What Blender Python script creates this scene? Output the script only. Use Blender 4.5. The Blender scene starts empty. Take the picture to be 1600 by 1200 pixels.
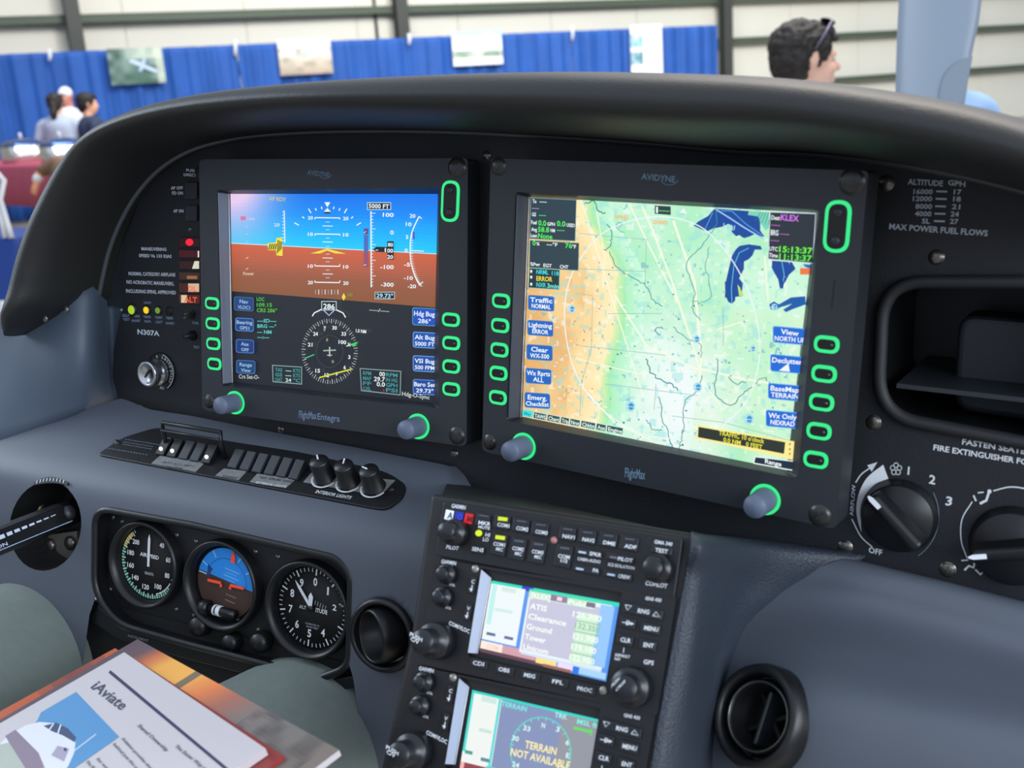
import bpy, math, random
import numpy as np
from mathutils import Matrix, Vector, geometry
random.seed(7)
sc = bpy.context.scene
COL = sc.collection
PI = math.pi

# ------------------------------------------------------------------ camera
# cockpit frame: x right, y forward (into the panel), z up; metres; origin = upper left corner of the left screen
F = 1650.0
CAM = np.array([.6632, -.6974, .0154])
def _rot(a, b, c):
    ca, sa, cb, sb, cc, s2 = math.cos(a), math.sin(a), math.cos(b), math.sin(b), math.cos(c), math.sin(c)
    Rz = np.array([[ca, -sa, 0], [sa, ca, 0], [0, 0, 1]]); Rx = np.array([[1, 0, 0], [0, cb, -sb], [0, sb, cb]])
    Ry = np.array([[cc, 0, s2], [0, 1, 0], [-s2, 0, cc]])
    return Rz @ Rx @ Ry
MC = _rot(.4997, -.1912, -.0313)
UP = np.array([-.0491, -.1115, .9926]); UP /= np.linalg.norm(UP)
def unit(v):
    v = np.asarray(v, float); return v / np.linalg.norm(v)
GX = unit(np.array([1., 0, 0]) - UP[0] * UP); GY = np.cross(UP, GX)
G = np.array([GX, GY, UP])
EYE = np.array([0, 0, 1.35])
def W(a): return (np.asarray(a) - CAM) @ G.T + EYE          # cockpit -> world
def WI(w): return (np.asarray(w) - EYE) @ G + CAM           # world -> cockpit
cam = bpy.data.cameras.new('camera'); camo = bpy.data.objects.new('camera', cam); COL.objects.link(camo)
R3 = G @ MC
m4 = Matrix(((R3[0, 0], R3[0, 2], -R3[0, 1], 0), (R3[1, 0], R3[1, 2], -R3[1, 1], 0), (R3[2, 0], R3[2, 2], -R3[2, 1], EYE[2]), (0, 0, 0, 1)))
camo.matrix_world = m4
cam.sensor_width = 36; cam.lens = F / 1600 * 36; cam.clip_start = .02; cam.clip_end = 200
cam.dof.use_dof = True; cam.dof.focus_distance = .88; cam.dof.aperture_fstop = 9
sc.camera = camo

# ------------------------------------------------------------------ light
w = bpy.data.worlds.new('hangar_light'); sc.world = w; w.use_nodes = True
nt = w.node_tree; bg = nt.nodes['Background']
tc = nt.nodes.new('ShaderNodeTexCoord'); sx = nt.nodes.new('ShaderNodeSeparateXYZ'); cr = nt.nodes.new('ShaderNodeValToRGB')
mr = nt.nodes.new('ShaderNodeMapRange'); mr.inputs['From Min'].default_value = -1; mr.inputs['From Max'].default_value = 1
nt.links.new(tc.outputs['Generated'], sx.inputs[0]); nt.links.new(sx.outputs['Z'], mr.inputs['Value']); nt.links.new(mr.outputs[0], cr.inputs[0])
nt.links.new(cr.outputs[0], bg.inputs[0])
e = cr.color_ramp.elements
e[0].position = .3; e[0].color = (.05, .055, .065, 1); e[1].position = .95; e[1].color = (.62, .7, .82, 1)
x = e.new(.5); x.color = (.22, .26, .33, 1); x = e.new(.7); x.color = (.5, .58, .7, 1)
bg.inputs[1].default_value = 1.25
def area(name, loc, target, sx_, sy_, power, col):
    l = bpy.data.lights.new(name, 'AREA'); l.shape = 'RECTANGLE'; l.size = sx_; l.size_y = sy_; l.energy = power; l.color = col
    o = bpy.data.objects.new(name, l); COL.objects.link(o); o.location = loc
    o.rotation_euler = (Vector(target) - Vector(loc)).to_track_quat('-Z', 'Y').to_euler(); return o
# daylight through the open cabin door on the right and through the windows at the left, two added fill lights over the booths brighten the back wall
area('door_daylight', (1.8, .05, 1.75), (-.5, .7, 1.2), 1.2, .9, 30, (.86, .93, 1))
area('rear_window_daylight', (2.3, -1.6, 2.2), (-.2, .7, 1.2), 1.6, 1.4, 40, (.84, .92, 1))
area('window_daylight', (-3.2, .1, 2.4), (-.3, .6, 1.1), 1.6, 1.2, 46, (.78, .9, 1))
area('windshield_daylight', (0, 3.6, 4.6), (-.2, .6, 1.2), 3, 2, 150, (1, .9, .78))
area('added_wall_fill', (-4, 9, 8.5), (-6, 14, 1.5), 9, 3, 1500, (1, .97, .92))
area('added_wall_fill', (4, 8, 8.5), (5, 18, 1.5), 9, 3, 2600, (.97, 1, .95))
sc.view_settings.view_transform = 'Standard'; sc.view_settings.look = 'None'
sc.view_settings.exposure = 0; sc.view_settings.gamma = 1; sc.view_settings.use_curve_mapping = False

# ------------------------------------------------------------------ projection helpers
def ray(x, y): return MC @ np.array([(x - 800) / F, 1, (600 - y) / F])
def S(x, y, Y):                                             # point seen at pixel (x, y) on the plane y = Y
    d = ray(x, y); return CAM + (Y - CAM[1]) / d[1] * d
def pix(P):
    d = (np.asarray(P) - CAM) @ MC
    return np.array([800 + F * d[0] / d[1], 600 - F * d[2] / d[1]])
def BW(x, y, D):                                            # world point at pixel, D metres in front of the camera
    return W(CAM + ray(x, y) * D)
def BZ(x, y, z):                                            # world point at pixel and world height z
    d = G @ ray(x, y); return EYE + d * ((z - EYE[2]) / d[2])
class Plane:
    def __init__(s, a, b, c):
        s.o = np.asarray(a, float); n = np.cross(np.asarray(b) - a, np.asarray(c) - a); n = unit(n)
        if n @ (CAM - s.o) < 0: n = -n
        s.n = n; s.ex = unit(np.array([1., 0, 0]) - n[0] * n); s.ey = np.cross(n, s.ex)
        if s.ey[2] < 0: s.ey = -s.ey
    def p(s, x, y, h=0.):
        d = ray(x, y); return CAM + ((s.o + s.n * h - CAM) @ s.n) / (d @ s.n) * d
    def fr(s, x, y, h=0.): return (s.p(x, y, h), s.ex, s.ey, s.n)
    def off(s, h):
        q = Plane.__new__(Plane); q.o = s.o + s.n * h; q.n, q.ex, q.ey = s.n, s.ex, s.ey; return q
def rotf(fr, a):                                            # turn a frame about its normal (anticlockwise)
    o, ex, ey, n = fr; c, s_ = math.cos(a), math.sin(a)
    return (o, ex * c + ey * s_, ey * c - ex * s_, n)
def lin(c):
    return tuple((v / 255 / 12.92 if v <= 10.3 else ((v / 255 + .055) / 1.055) ** 2.4) for v in c[:3])

# ------------------------------------------------------------------ materials
MATS = {}
def mat(name, rgb, rough=.5, metal=0., bump=0., scale=300., spec=.5, coat=0., var=0., emit=None, es=1.):
    if name in MATS: return MATS[name]
    m = bpy.data.materials.new(name); m.use_nodes = True; n = m.node_tree; b = n.nodes['Principled BSDF']
    b.inputs['Base Color'].default_value = (*lin(rgb), 1); b.inputs['Roughness'].default_value = rough
    b.inputs['Metallic'].default_value = metal; b.inputs['Specular IOR Level'].default_value = spec
    if coat: b.inputs['Coat Weight'].default_value = coat
    if emit:
        b.inputs['Emission Color'].default_value = (*lin(emit), 1); b.inputs['Emission Strength'].default_value = es
    if bump or var:
        t = n.nodes.new('ShaderNodeTexCoord'); z = n.nodes.new('ShaderNodeTexNoise'); z.inputs['Scale'].default_value = scale
        z.inputs['Detail'].default_value = 4; n.links.new(t.outputs['Object'], z.inputs['Vector'])
        if bump:
            q = n.nodes.new('ShaderNodeBump'); q.inputs['Strength'].default_value = bump; q.inputs['Distance'].default_value = .001
            n.links.new(z.outputs['Fac'], q.inputs['Height']); n.links.new(q.outputs[0], b.inputs['Normal'])
        if var:
            r = n.nodes.new('ShaderNodeValToRGB'); c = lin(rgb)
            r.color_ramp.elements[0].position = .3; r.color_ramp.elements[0].color = (*[v * (1 - var) for v in c], 1)
            r.color_ramp.elements[1].position = .7; r.color_ramp.elements[1].color = (*[min(1, v * (1 + var)) for v in c], 1)
            n.links.new(z.outputs['Fac'], r.inputs[0]); n.links.new(r.outputs[0], b.inputs['Base Color'])
    MATS[name] = m; return m
def attr_mat(name, glow, rough=.4):
    m = bpy.data.materials.new(name); m.use_nodes = True; n = m.node_tree; b = n.nodes['Principled BSDF']
    a = n.nodes.new('ShaderNodeAttribute'); a.attribute_name = 'col'
    b.inputs['Roughness'].default_value = rough
    if glow:
        b.inputs['Base Color'].default_value = (.012, .013, .016, 1)
        n.links.new(a.outputs['Color'], b.inputs['Emission Color']); b.inputs['Emission Strength'].default_value = 1.0
    else: n.links.new(a.outputs['Color'], b.inputs['Base Color'])
    return m
GLOW = attr_mat('lit_screen', True, .3); INK = attr_mat('printed_ink', False, .6)
M_panel = mat('black_panel_paint', (24, 27, 33), .55, bump=.25, scale=900, var=.12)
M_bezel = mat('charcoal_bezel', (40, 44, 50), .45, bump=.08, scale=1200)
M_bez2 = mat('bevel_painted_sheen', (112, 118, 132), .35)  # side light caught by the left bevel, put into its grey
M_black = mat('black_plastic', (18, 19, 22), .4)
M_dark = mat('matt_black', (9, 9, 11), .7)
M_hood = mat('black_padded_vinyl', (34, 35, 36), .5, bump=.25, scale=420)
M_grey = mat('blue_grey_trim', (85, 91, 102), .42, bump=.10, scale=900, spec=.4)
M_side = mat('blue_grey_side_trim', (72, 84, 100), .5, bump=.08, scale=900)
M_text = mat('textured_charcoal_blue', (50, 57, 68), .38, bump=.9, scale=700)
M_knobgrey = mat('grey_blue_knob_rubber', (96, 106, 128), .5)
M_steel = mat('dark_steel', (120, 118, 112), .3, metal=.9)
M_chrome = mat('brushed_chrome', (205, 208, 212), .22, metal=1)
M_ring = mat('green_lit_ring', (10, 60, 30), .4, emit=(52, 236, 140), es=1.)
M_white = mat('white_paint', (225, 228, 232), .5)
M_radio = mat('radio_black', (20, 21, 25), .42, bump=.1, scale=900)
M_key = mat('black_key', (26, 28, 34), .3)
M_frame = mat('charcoal_console_frame', (30, 30, 32), .45, bump=.15, scale=500)

# ------------------------------------------------------------------ mesh builder
class MB:
    def __init__(s, world=False): s.v = []; s.f = []; s.c = []; s.sm = []; s.world = world; s.sh = np.zeros(3)
    def add(s, vs, fs, col=None, smooth=False):
        b = len(s.v); s.v += [np.asarray(p, float) + s.sh for p in vs]
        for f in fs: s.f.append([i + b for i in f]); s.c.append(col or (200, 200, 200)); s.sm.append(smooth)
        return s
    def prism(s, top, bot, col=None, holes=()):
        n = len(top)
        if not holes:
            s.add(list(top) + list(bot), [list(range(n)), list(range(2 * n - 1, n - 1, -1))] + [[i, n + i, n + (i + 1) % n, (i + 1) % n] for i in range(n)], col)
        else:                                               # holes: list of (top loop, bottom loop)
            lt = [list(top)] + [list(h[0]) for h in holes]; lb = [list(bot)] + [list(h[1]) for h in holes]
            tri = geometry.tessellate_polygon([[Vector(p) for p in l] for l in lt])
            fl = [p for l in lt for p in l]; fb = [p for l in lb for p in l]; N = len(fl)
            fs = [list(t) for t in tri] + [[N + t[2], N + t[1], N + t[0]] for t in tri]; k = 0
            for l in lt:
                m = len(l)
                fs += [[k + i, N + k + i, N + k + (i + 1) % m, k + (i + 1) % m] for i in range(m)]; k += m
            s.add(fl + fb, fs, col)
        return s
    def slab(s, pl, px, h0, h1, holes=(), col=None):        # extruded outline; px seen at height h1
        top = [pl.p(x, y, h1) for x, y in px]; bot = [p - pl.n * (h1 - h0) for p in top]
        hs = []
        for h in holes:
            t = [pl.p(x, y, h1) for x, y in h]; hs.append((t, [p - pl.n * (h1 - h0) for p in t]))
        return s.prism(top, bot, col, hs)
    def lathe(s, fr, prof, seg=32, col=None, smooth=True, sy=1., a0=0., a1=2 * PI, cap=True):
        o, ex, ey, n = fr; full = abs(a1 - a0 - 2 * PI) < 1e-6; k = seg if full else seg + 1
        vs = []
        for r, h in prof:
            for i in range(k):
                a = a0 + (a1 - a0) * i / seg; vs.append(o + ex * r * math.cos(a) + ey * r * sy * math.sin(a) + n * h)
        fs = []
        for j in range(len(prof) - 1):
            for i in range(seg):
                i2 = (i + 1) % k; fs.append([j * k + i, j * k + i2, (j + 1) * k + i2, (j + 1) * k + i])
        s.add(vs, fs, col, smooth)
        if full and cap:
            b = len(s.v) - len(vs)
            for j, rev in ((0, 1), (len(prof) - 1, 0)):
                if prof[j][0] > 1e-5:
                    f = [b + j * k + i for i in range(k)]
                    s.f.append(f[::-1] if rev else f); s.c.append(col or (200, 200, 200)); s.sm.append(False)
        return s
    def fbox(s, fr, x0, x1, y0, y1, h0, h1, taper=0., col=None):
        o, ex, ey, n = fr; t = taper
        q = lambda x, y, h: o + ex * x + ey * y + n * h
        top = [q(x0 + t, y0 + t, h1), q(x1 - t, y0 + t, h1), q(x1 - t, y1 - t, h1), q(x0 + t, y1 - t, h1)]
        bot = [q(x0, y0, h0), q(x1, y0, h0), q(x1, y1, h0), q(x0, y1, h0)]
        return s.prism(top, bot, col)
    def fslab(s, fr, pts, h0, h1, col=None, holes=()):
        o, ex, ey, n = fr; q = lambda L, h: [o + ex * x + ey * y + n * h for x, y in L]
        return s.prism(q(pts, h1), q(pts, h0), col, [(q(L, h1), q(L, h0)) for L in holes])
    def tube(s, P, r, seg=10, col=None, closed=False):
        P = [np.asarray(p, float) for p in P]; k = len(P); R_ = r if hasattr(r, '__len__') else [r] * k
        vs = []; u = None
        for i in range(k):
            a = P[(i - 1) % k] if (closed or i) else P[0]; b = P[(i + 1) % k] if (closed or i < k - 1) else P[-1]
            t = unit(b - a)
            if u is None: u = np.cross(t, [0, 0, 1.]) if abs(t[2]) < .9 else np.cross(t, [1., 0, 0])
            u = unit(u - (u @ t) * t); v = np.cross(t, u)
            vs += [P[i] + R_[i] * (u * math.cos(2 * PI * j / seg) + v * math.sin(2 * PI * j / seg)) for j in range(seg)]
        fs = [[i * seg + j, i * seg + (j + 1) % seg, ((i + 1) % k) * seg + (j + 1) % seg, ((i + 1) % k) * seg + j] for i in range(k if closed else k - 1) for j in range(seg)]
        if not closed: fs += [list(range(seg))[::-1], list(range((k - 1) * seg, k * seg))]
        return s.add(vs, fs, col, True)
    def grid(s, P, col=None, smooth=True, cols=None):       # P[row][col] points
        r, c = len(P), len(P[0]); b = len(s.v)
        s.add([p for row in P for p in row], [])
        for i in range(r - 1):
            for j in range(c - 1):
                s.f.append([b + i * c + j, b + (i + 1) * c + j, b + (i + 1) * c + j + 1, b + i * c + j + 1])
                s.c.append(cols[i][j] if cols else (col or (200, 200, 200))); s.sm.append(smooth)
        return s
    def ell(s, c, r, seg=20, rings=14, axes=None, col=None):
        A = np.eye(3) if axes is None else np.array(axes); vs = []
        for i in range(rings + 1):
            th = PI * i / rings
            for j in range(seg):
                ph = 2 * PI * j / seg
                vs.append(np.asarray(c) + A.T @ (np.array([math.sin(th) * math.cos(ph), math.sin(th) * math.sin(ph), math.cos(th)]) * r))
        fs = [[i * seg + j, (i + 1) * seg + j, (i + 1) * seg + (j + 1) % seg, i * seg + (j + 1) % seg] for i in range(rings) for j in range(seg)]
        return s.add(vs, fs, col, True)
    def limb(s, p, q, r1, r2, seg=14):                      # tapered closed limb with round ends
        p, q = np.asarray(p, float), np.asarray(q, float); t = unit(q - p); P = []; R_ = []
        for a in (0.05, .35, .7, .95): P.append(p - t * r1 * math.sqrt(1 - a * a)); R_.append(r1 * a)
        for a in (0, .5, 1): P.append(p + (q - p) * a); R_.append(r1 + (r2 - r1) * a)
        for a in (.95, .7, .35, .05): P.append(q + t * r2 * math.sqrt(1 - a * a)); R_.append(r2 * a)
        return s.tube(P, R_, seg)
    def obj(s, name, m, parent=None, bevel=0., seg=2, solid=0., sub=0, remesh=0., smooth_it=0, label=None, merge=False, flip=False):
        V = np.array(s.v)
        if not s.world: V = W(V)
        c = (V.min(0) + V.max(0)) / 2
        me = bpy.data.meshes.new(name); me.from_pydata([tuple(p) for p in V - c], [], s.f)
        me.polygons.foreach_set('use_smooth', s.sm)
        if m in (GLOW, INK):
            a = me.color_attributes.new('col', 'FLOAT_COLOR', 'CORNER'); buf = []
            for f, q in zip(s.f, s.c): buf += list(lin(q) + (1.,)) * len(f)
            a.data.foreach_set('color', buf)
        me.update(); me.validate()
        o = bpy.data.objects.new(name, me); COL.objects.link(o); me.materials.append(m)
        if m not in (GLOW, INK) and not flip and not remesh:
            import bmesh
            bm = bmesh.new(); bm.from_mesh(me)
            if merge: bmesh.ops.remove_doubles(bm, verts=bm.verts, dist=1e-6)
            bmesh.ops.recalc_face_normals(bm, faces=bm.faces); bm.to_mesh(me); bm.free()
        if parent is not None: o.parent = parent; o.location = Vector(c) - Vector(parent['_w'])
        else: o.location = Vector(c)
        o['_w'] = tuple(float(t) for t in c)
        if remesh:
            md = o.modifiers.new('fuse', 'REMESH'); md.mode = 'VOXEL'; md.voxel_size = remesh; md.use_smooth_shade = True
            sm_ = o.modifiers.new('smooth', 'SMOOTH'); sm_.iterations = smooth_it or 4; sm_.factor = .5
        if solid:
            md = o.modifiers.new('thick', 'SOLIDIFY'); md.thickness = abs(solid); md.offset = -1 if solid > 0 else 1
        if bevel:
            md = o.modifiers.new('bevel', 'BEVEL'); md.width = bevel; md.segments = seg; md.limit_method = 'ANGLE'; md.angle_limit = .6; md.harden_normals = False
        if sub:
            md = o.modifiers.new('sub', 'SUBSURF'); md.levels = sub; md.render_levels = sub
        if label: o['label'] = label
        return o
def thing(name, label, cat, at, group=None, world=False):
    o = bpy.data.objects.new(name, None); COL.objects.link(o); o.empty_display_size = .02
    p = np.asarray(at, float) if world else W(at)
    o.location = Vector(p); o['_w'] = tuple(float(t) for t in p)
    o['label'] = label; o['category'] = cat
    if group: o['group'] = group
    return o
def tag(o, label, cat, group=None):
    o['label'] = label; o['category'] = cat
    if group: o['group'] = group
    return o
def cut(o, cutter):                                         # carve the closed cutter mesh out of o, then drop the cutter
    md = o.modifiers.new('cut', 'BOOLEAN'); md.operation = 'DIFFERENCE'; md.object = cutter; md.solver = 'EXACT'
    bpy.context.view_layer.update()
    dg = bpy.context.evaluated_depsgraph_get(); me = bpy.data.meshes.new_from_object(o.evaluated_get(dg))
    o.modifiers.clear(); old = o.data; o.data = me; me.name = old.name
    bpy.data.objects.remove(cutter)

# ------------------------------------------------------------------ 2D drawing on planes
_TX = {}
def glyphs(s):
    if s in _TX: return _TX[s]
    c = bpy.data.curves.new('t', 'FONT'); c.body = s; c.size = 1; c.resolution_u = 2; c.offset = .022
    o = bpy.data.objects.new('t', c); COL.objects.link(o); bpy.context.view_layer.update()
    dg = bpy.context.evaluated_depsgraph_get(); me = o.evaluated_get(dg).to_mesh()
    V = [(v.co.x, v.co.y) for v in me.vertices]; Fc = [list(p.vertices) for p in me.polygons]
    o.evaluated_get(dg).to_mesh_clear(); bpy.data.objects.remove(o); bpy.data.curves.remove(c)
    _TX[s] = (V, Fc); return _TX[s]
class Cv:
    """flat artwork: coordinates are pixels on a plane (pl) or metres in a local frame (fr)"""
    def __init__(s, mb, pl=None, fr=None, h=.0002, step=1.5e-5):
        s.mb, s.pl, s.f, s.h, s.step = mb, pl, fr, h, step
    def m(s, x, y):
        if s.pl is not None: return s.pl.p(x, y, s.h)
        o, ex, ey, n = s.f; return o + ex * x + ey * y + n * s.h
    def nx(s): s.h += s.step
    def poly(s, pts, col):
        s.mb.add([s.m(*p) for p in pts], [list(range(len(pts)))], col); s.nx()
    def rect(s, x0, y0, x1, y1, col): s.poly([(x0, y0), (x1, y0), (x1, y1), (x0, y1)], col)
    def line(s, pts, wd, col, closed=False):
        pts = [np.array(p, float) for p in pts]; k = len(pts); L, Rr = [], []
        for i in range(k):
            a = pts[(i - 1) % k] if (closed or i) else pts[0]; b = pts[(i + 1) % k] if (closed or i < k - 1) else pts[-1]
            t = (b - a); t = t / (np.linalg.norm(t) + 1e-12); q = np.array([-t[1], t[0]]) * wd / 2
            L.append(pts[i] + q); Rr.append(pts[i] - q)
        vs = [s.m(*p) for p in L] + [s.m(*p) for p in Rr]
        s.mb.add(vs, [[i, (i + 1) % k, k + (i + 1) % k, k + i] for i in range(k if closed else k - 1)], col); s.nx()
    def arc(s, cx, cy, rx, ry, a0, a1, wd, col, n=40):      # degrees, anticlockwise from right, y up visually
        sg = -1 if s.pl is not None else 1
        s.line([(cx + rx * math.cos(math.radians(a0 + (a1 - a0) * i / n)), cy + sg * ry * math.sin(math.radians(a0 + (a1 - a0) * i / n))) for i in range(n + 1)], wd, col)
    def disc(s, cx, cy, rx, ry, col, n=28, a0=0, a1=360):
        sg = -1 if s.pl is not None else 1
        s.poly([(cx + rx * math.cos(math.radians(a0 + (a1 - a0) * i / n)), cy + sg * ry * math.sin(math.radians(a0 + (a1 - a0) * i / n))) for i in range(n)], col)
    def ticks(s, cx, cy, r0, r1, degs, wd, col, asp=1.):    # clock degrees from top
        sg = -1 if s.pl is not None else 1
        for d in degs:
            a = math.radians(d); u = (math.sin(a) * asp, sg * math.cos(a))
            s.line([(cx + u[0] * r0, cy + u[1] * r0), (cx + u[0] * r1, cy + u[1] * r1)], wd, col); s.h -= s.step
        s.nx()
    def box(s, x0, y0, x1, y1, fill, edge, wd=1.):
        s.rect(x0, y0, x1, y1, edge); s.rect(x0 + wd, y0 + wd, x1 - wd, y1 - wd, fill)
    def rr(s, pts, r, fill, n=4): s.poly(rpoly(pts, r, n), fill)
    def text(s, t, a, b, hh, col, up=None):                 # baseline from a to b, capital height hh
        V, Fc = glyphs(t)
        if not V: return
        xs = [v[0] for v in V]; x0, x1 = min(xs), max(xs); a = np.array(a, float); b = np.array(b, float)
        if t == '1': a, b = a * .72 + b * .28, a * .28 + b * .72
        e1 = (b - a) / (x1 - x0)
        if up is None:
            if s.pl is not None:
                P0 = s.m(*a); d = pix(P0 + s.pl.ey * .004) - pix(P0); up = d / np.linalg.norm(d)
            else: d = (b - a) / np.linalg.norm(b - a); up = np.array([-d[1], d[0]])
        up = np.array(up, float) * hh / .73
        s.mb.add([s.m(*(a + e1 * (v[0] - x0) + up * v[1])) for v in V], Fc, col); s.nx()
def rpoly(pts, r, n=5):                                     # round the corners of a 2D outline
    out = []; k = len(pts)
    for i in range(k):
        p = np.array(pts[i], float); a = np.array(pts[i - 1], float); b = np.array(pts[(i + 1) % k], float)
        rr = r[i] if hasattr(r, '__len__') else r
        la, lb = np.linalg.norm(a - p), np.linalg.norm(b - p); d = min(rr, la * .49, lb * .49)
        if d < 1e-9: out.append(tuple(p)); continue
        p0 = p + (a - p) / la * d; p1 = p + (b - p) / lb * d
        for j in range(n + 1):
            t = j / n; out.append(tuple((1 - t) ** 2 * p0 + 2 * t * (1 - t) * p + t * t * p1))
    return out
def rrect(w_, h_, r, n=5): return rpoly([(-w_ / 2, -h_ / 2), (w_ / 2, -h_ / 2), (w_ / 2, h_ / 2), (-w_ / 2, h_ / 2)], r, n)
def catmull(P, n=6):
    P = [np.asarray(p, float) for p in P]; out = []
    for i in range(len(P) - 1):
        a = P[i - 1] if i else 2 * P[0] - P[1]; b, c = P[i], P[i + 1]; d = P[i + 2] if i + 2 < len(P) else 2 * P[-1] - P[-2]
        for j in range(n):
            t = j / n; out.append(.5 * (2 * b + (c - a) * t + (2 * a - 5 * b + 4 * c - d) * t * t + (3 * b - a - 3 * c + d) * t ** 3))
    out.append(P[-1]); return out
def screw(pl, x, y, r, parent, h=0., name='screw', dark=True, slot=.6):
    mb = MB(); fr = pl.fr(x, y, h)
    mb.lathe(fr, [(r * 1.25, 0), (r * 1.22, .0003), (r * 1.02, .0003), (r * 1.0, .0007), (r * .9, .0011), (0, .0013)], 20)
    fr = rotf(pl.fr(x, y, h + .0011), slot); mb.fbox(fr, -r * .6, r * .6, -r * .12, r * .12, 0, .0004)
    return mb.obj(name, M_steel if not dark else mat('blackened_screw', (70, 70, 70), .3, metal=.7), parent)
DBG = False
# ------------------------------------------------------------------ planes of the cockpit
A3 = lambda *p: np.array(p, float)
PF = Plane(A3(-.009, .007, -.005), A3(.202, .015, .002), A3(-.004, .001, -.171))      # left screen
PM = Plane(A3(.297, -.007, .004), A3(.507, -.024, 0), A3(.294, -.002, -.163))         # right screen
PC = Plane(A3(.309, -.138, -.193), A3(.467, -.125, -.190), A3(.314, -.173, -.287))    # radio stack
PP = Plane(A3(0, .024, 0), A3(1, .024, 0), A3(0, .024, 1))                            # black panel face
SP = Plane(S(184, 630, .012), S(705, 745, .012), S(400, 800, -.06))                   # sloping shelf with the switches
FP = Plane(SP.p(150, 757), SP.p(640, 846), SP.p(400, 800) + A3(0, -.012, -.12))               # face with the round gauges

# ------------------------------------------------------------------ hangar shell and floor
fl = MB(True); fl.grid([[A3(x, y, 0) for x in np.linspace(-30, 30, 13)] for y in np.linspace(-6, 40, 11)])
M_floor = mat('polished_concrete', (150, 138, 122), .35, scale=.8, var=.12)
o = fl.obj('floor', M_floor, flip=True); o['kind'] = 'structure'
D1 = BZ(0, 85, 2.44); D2 = BZ(1122, 39, 2.44)               # top corners of the booth drape
dd = unit(D2 - D1); dn = np.array([-dd[1], dd[0], 0])
if dn @ (D1 - EYE) < 0: dn = -dn                            # horizontal normal pointing away
class WPlane:                                               # vertical world plane at distance k behind the drape
    def __init__(s, k): s.o = D1 + dn * k
    def p(s, x, y):
        d = G @ ray(x, y); return EYE + d * (((s.o - EYE) @ dn) / (d @ dn))
    def at(s, t, z): return np.array([s.o[0] + dd[0] * t, s.o[1] + dd[1] * t, z])
    def t(s, x, y): return float((s.p(x, y) - s.o) @ dd)
WB = WPlane(1.6); WD = WPlane(0)
Tm, TM = -14, 34
wall = MB(True)
for k in range(24):                                         # vertical sheet seams
    a, b = Tm + 2 * k, Tm + 2 * k + 1.985
    wall.prism([WB.at(a, 0), WB.at(b, 0), WB.at(b, 7), WB.at(a, 7)], [WB.at(a, 0) + dn * .1, WB.at(b, 0) + dn * .1, WB.at(b, 7) + dn * .1, WB.at(a, 7) + dn * .1])
wall.prism([WB.at(Tm, 0) + dn * .03, WB.at(TM, 0) + dn * .03, WB.at(TM, 7) + dn * .03, WB.at(Tm, 7) + dn * .03], [WB.at(Tm, 0) + dn * .12, WB.at(TM, 0) + dn * .12, WB.at(TM, 7) + dn * .12, WB.at(Tm, 7) + dn * .12])
o = wall.obj('wall_back', mat('cream_hangar_sheeting', (226, 222, 210), .6, scale=.6, var=.03)); o['kind'] = 'structure'
M_girt = mat('green_grey_steel', (78, 90, 74), .5)
M_col = mat('dark_grey_steel', (66, 68, 64), .5)
zs = [WB.p(0, 35)[2], WB.p(1330, 56)[2], WB.p(1330, 124)[2]]
dz = zs[0] - zs[1]
for i, z in enumerate([zs[0], zs[1], zs[2], zs[0] + dz, zs[0] + 2 * dz]):
    g = MB(True); q = lambda t, z_, k: WB.at(t, z_) - dn * k
    g.prism([q(Tm, z - .055, .2), q(TM, z - .055, .2), q(TM, z + .055, .2), q(Tm, z + .055, .2)], [q(Tm, z - .055, .001), q(TM, z - .055, .001), q(TM, z + .055, .001), q(Tm, z + .055, .001)])
    g.prism([q(Tm, z + .05, .21), q(TM, z + .05, .21), q(TM, z + .07, .21), q(Tm, z + .07, .21)], [q(Tm, z + .05, .14), q(TM, z + .05, .14), q(TM, z + .07, .14), q(Tm, z + .07, .14)])
    o = g.obj('trim_%d' % (i + 1), M_girt); o['kind'] = 'structure'; o['label'] = 'green steel girt running along the cream wall'
for i, (x, y) in enumerate([(113, 40), (617, 27), (1119, 20)]):
    t = WB.t(x, y); g = MB(True); q = lambda a, z_, k: WB.at(t + a, z_) - dn * k
    for a0, a1, k0, k1 in ((-.11, .11, .42, .405), (-.11, .11, .225, .21), (-.012, .012, .405, .225)):
        g.prism([q(a0, 0, k0), q(a1, 0, k0), q(a1, 7, k0), q(a0, 7, k0)], [q(a0, 0, k1), q(a1, 0, k1), q(a1, 7, k1), q(a0, 7, k1)])
    o = g.obj('trim_%d' % (i + 6), M_col); o['kind'] = 'structure'; o['label'] = 'dark upright steel column against the wall'
t = WB.t(584, 10); g = MB(True); g.tube([WB.at(t, 0) - dn * .04, WB.at(t, 7) - dn * .04], .028)
o = g.obj('trim_9', M_col); o['kind'] = 'structure'; o['label'] = 'thin conduit running up the wall'

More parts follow.
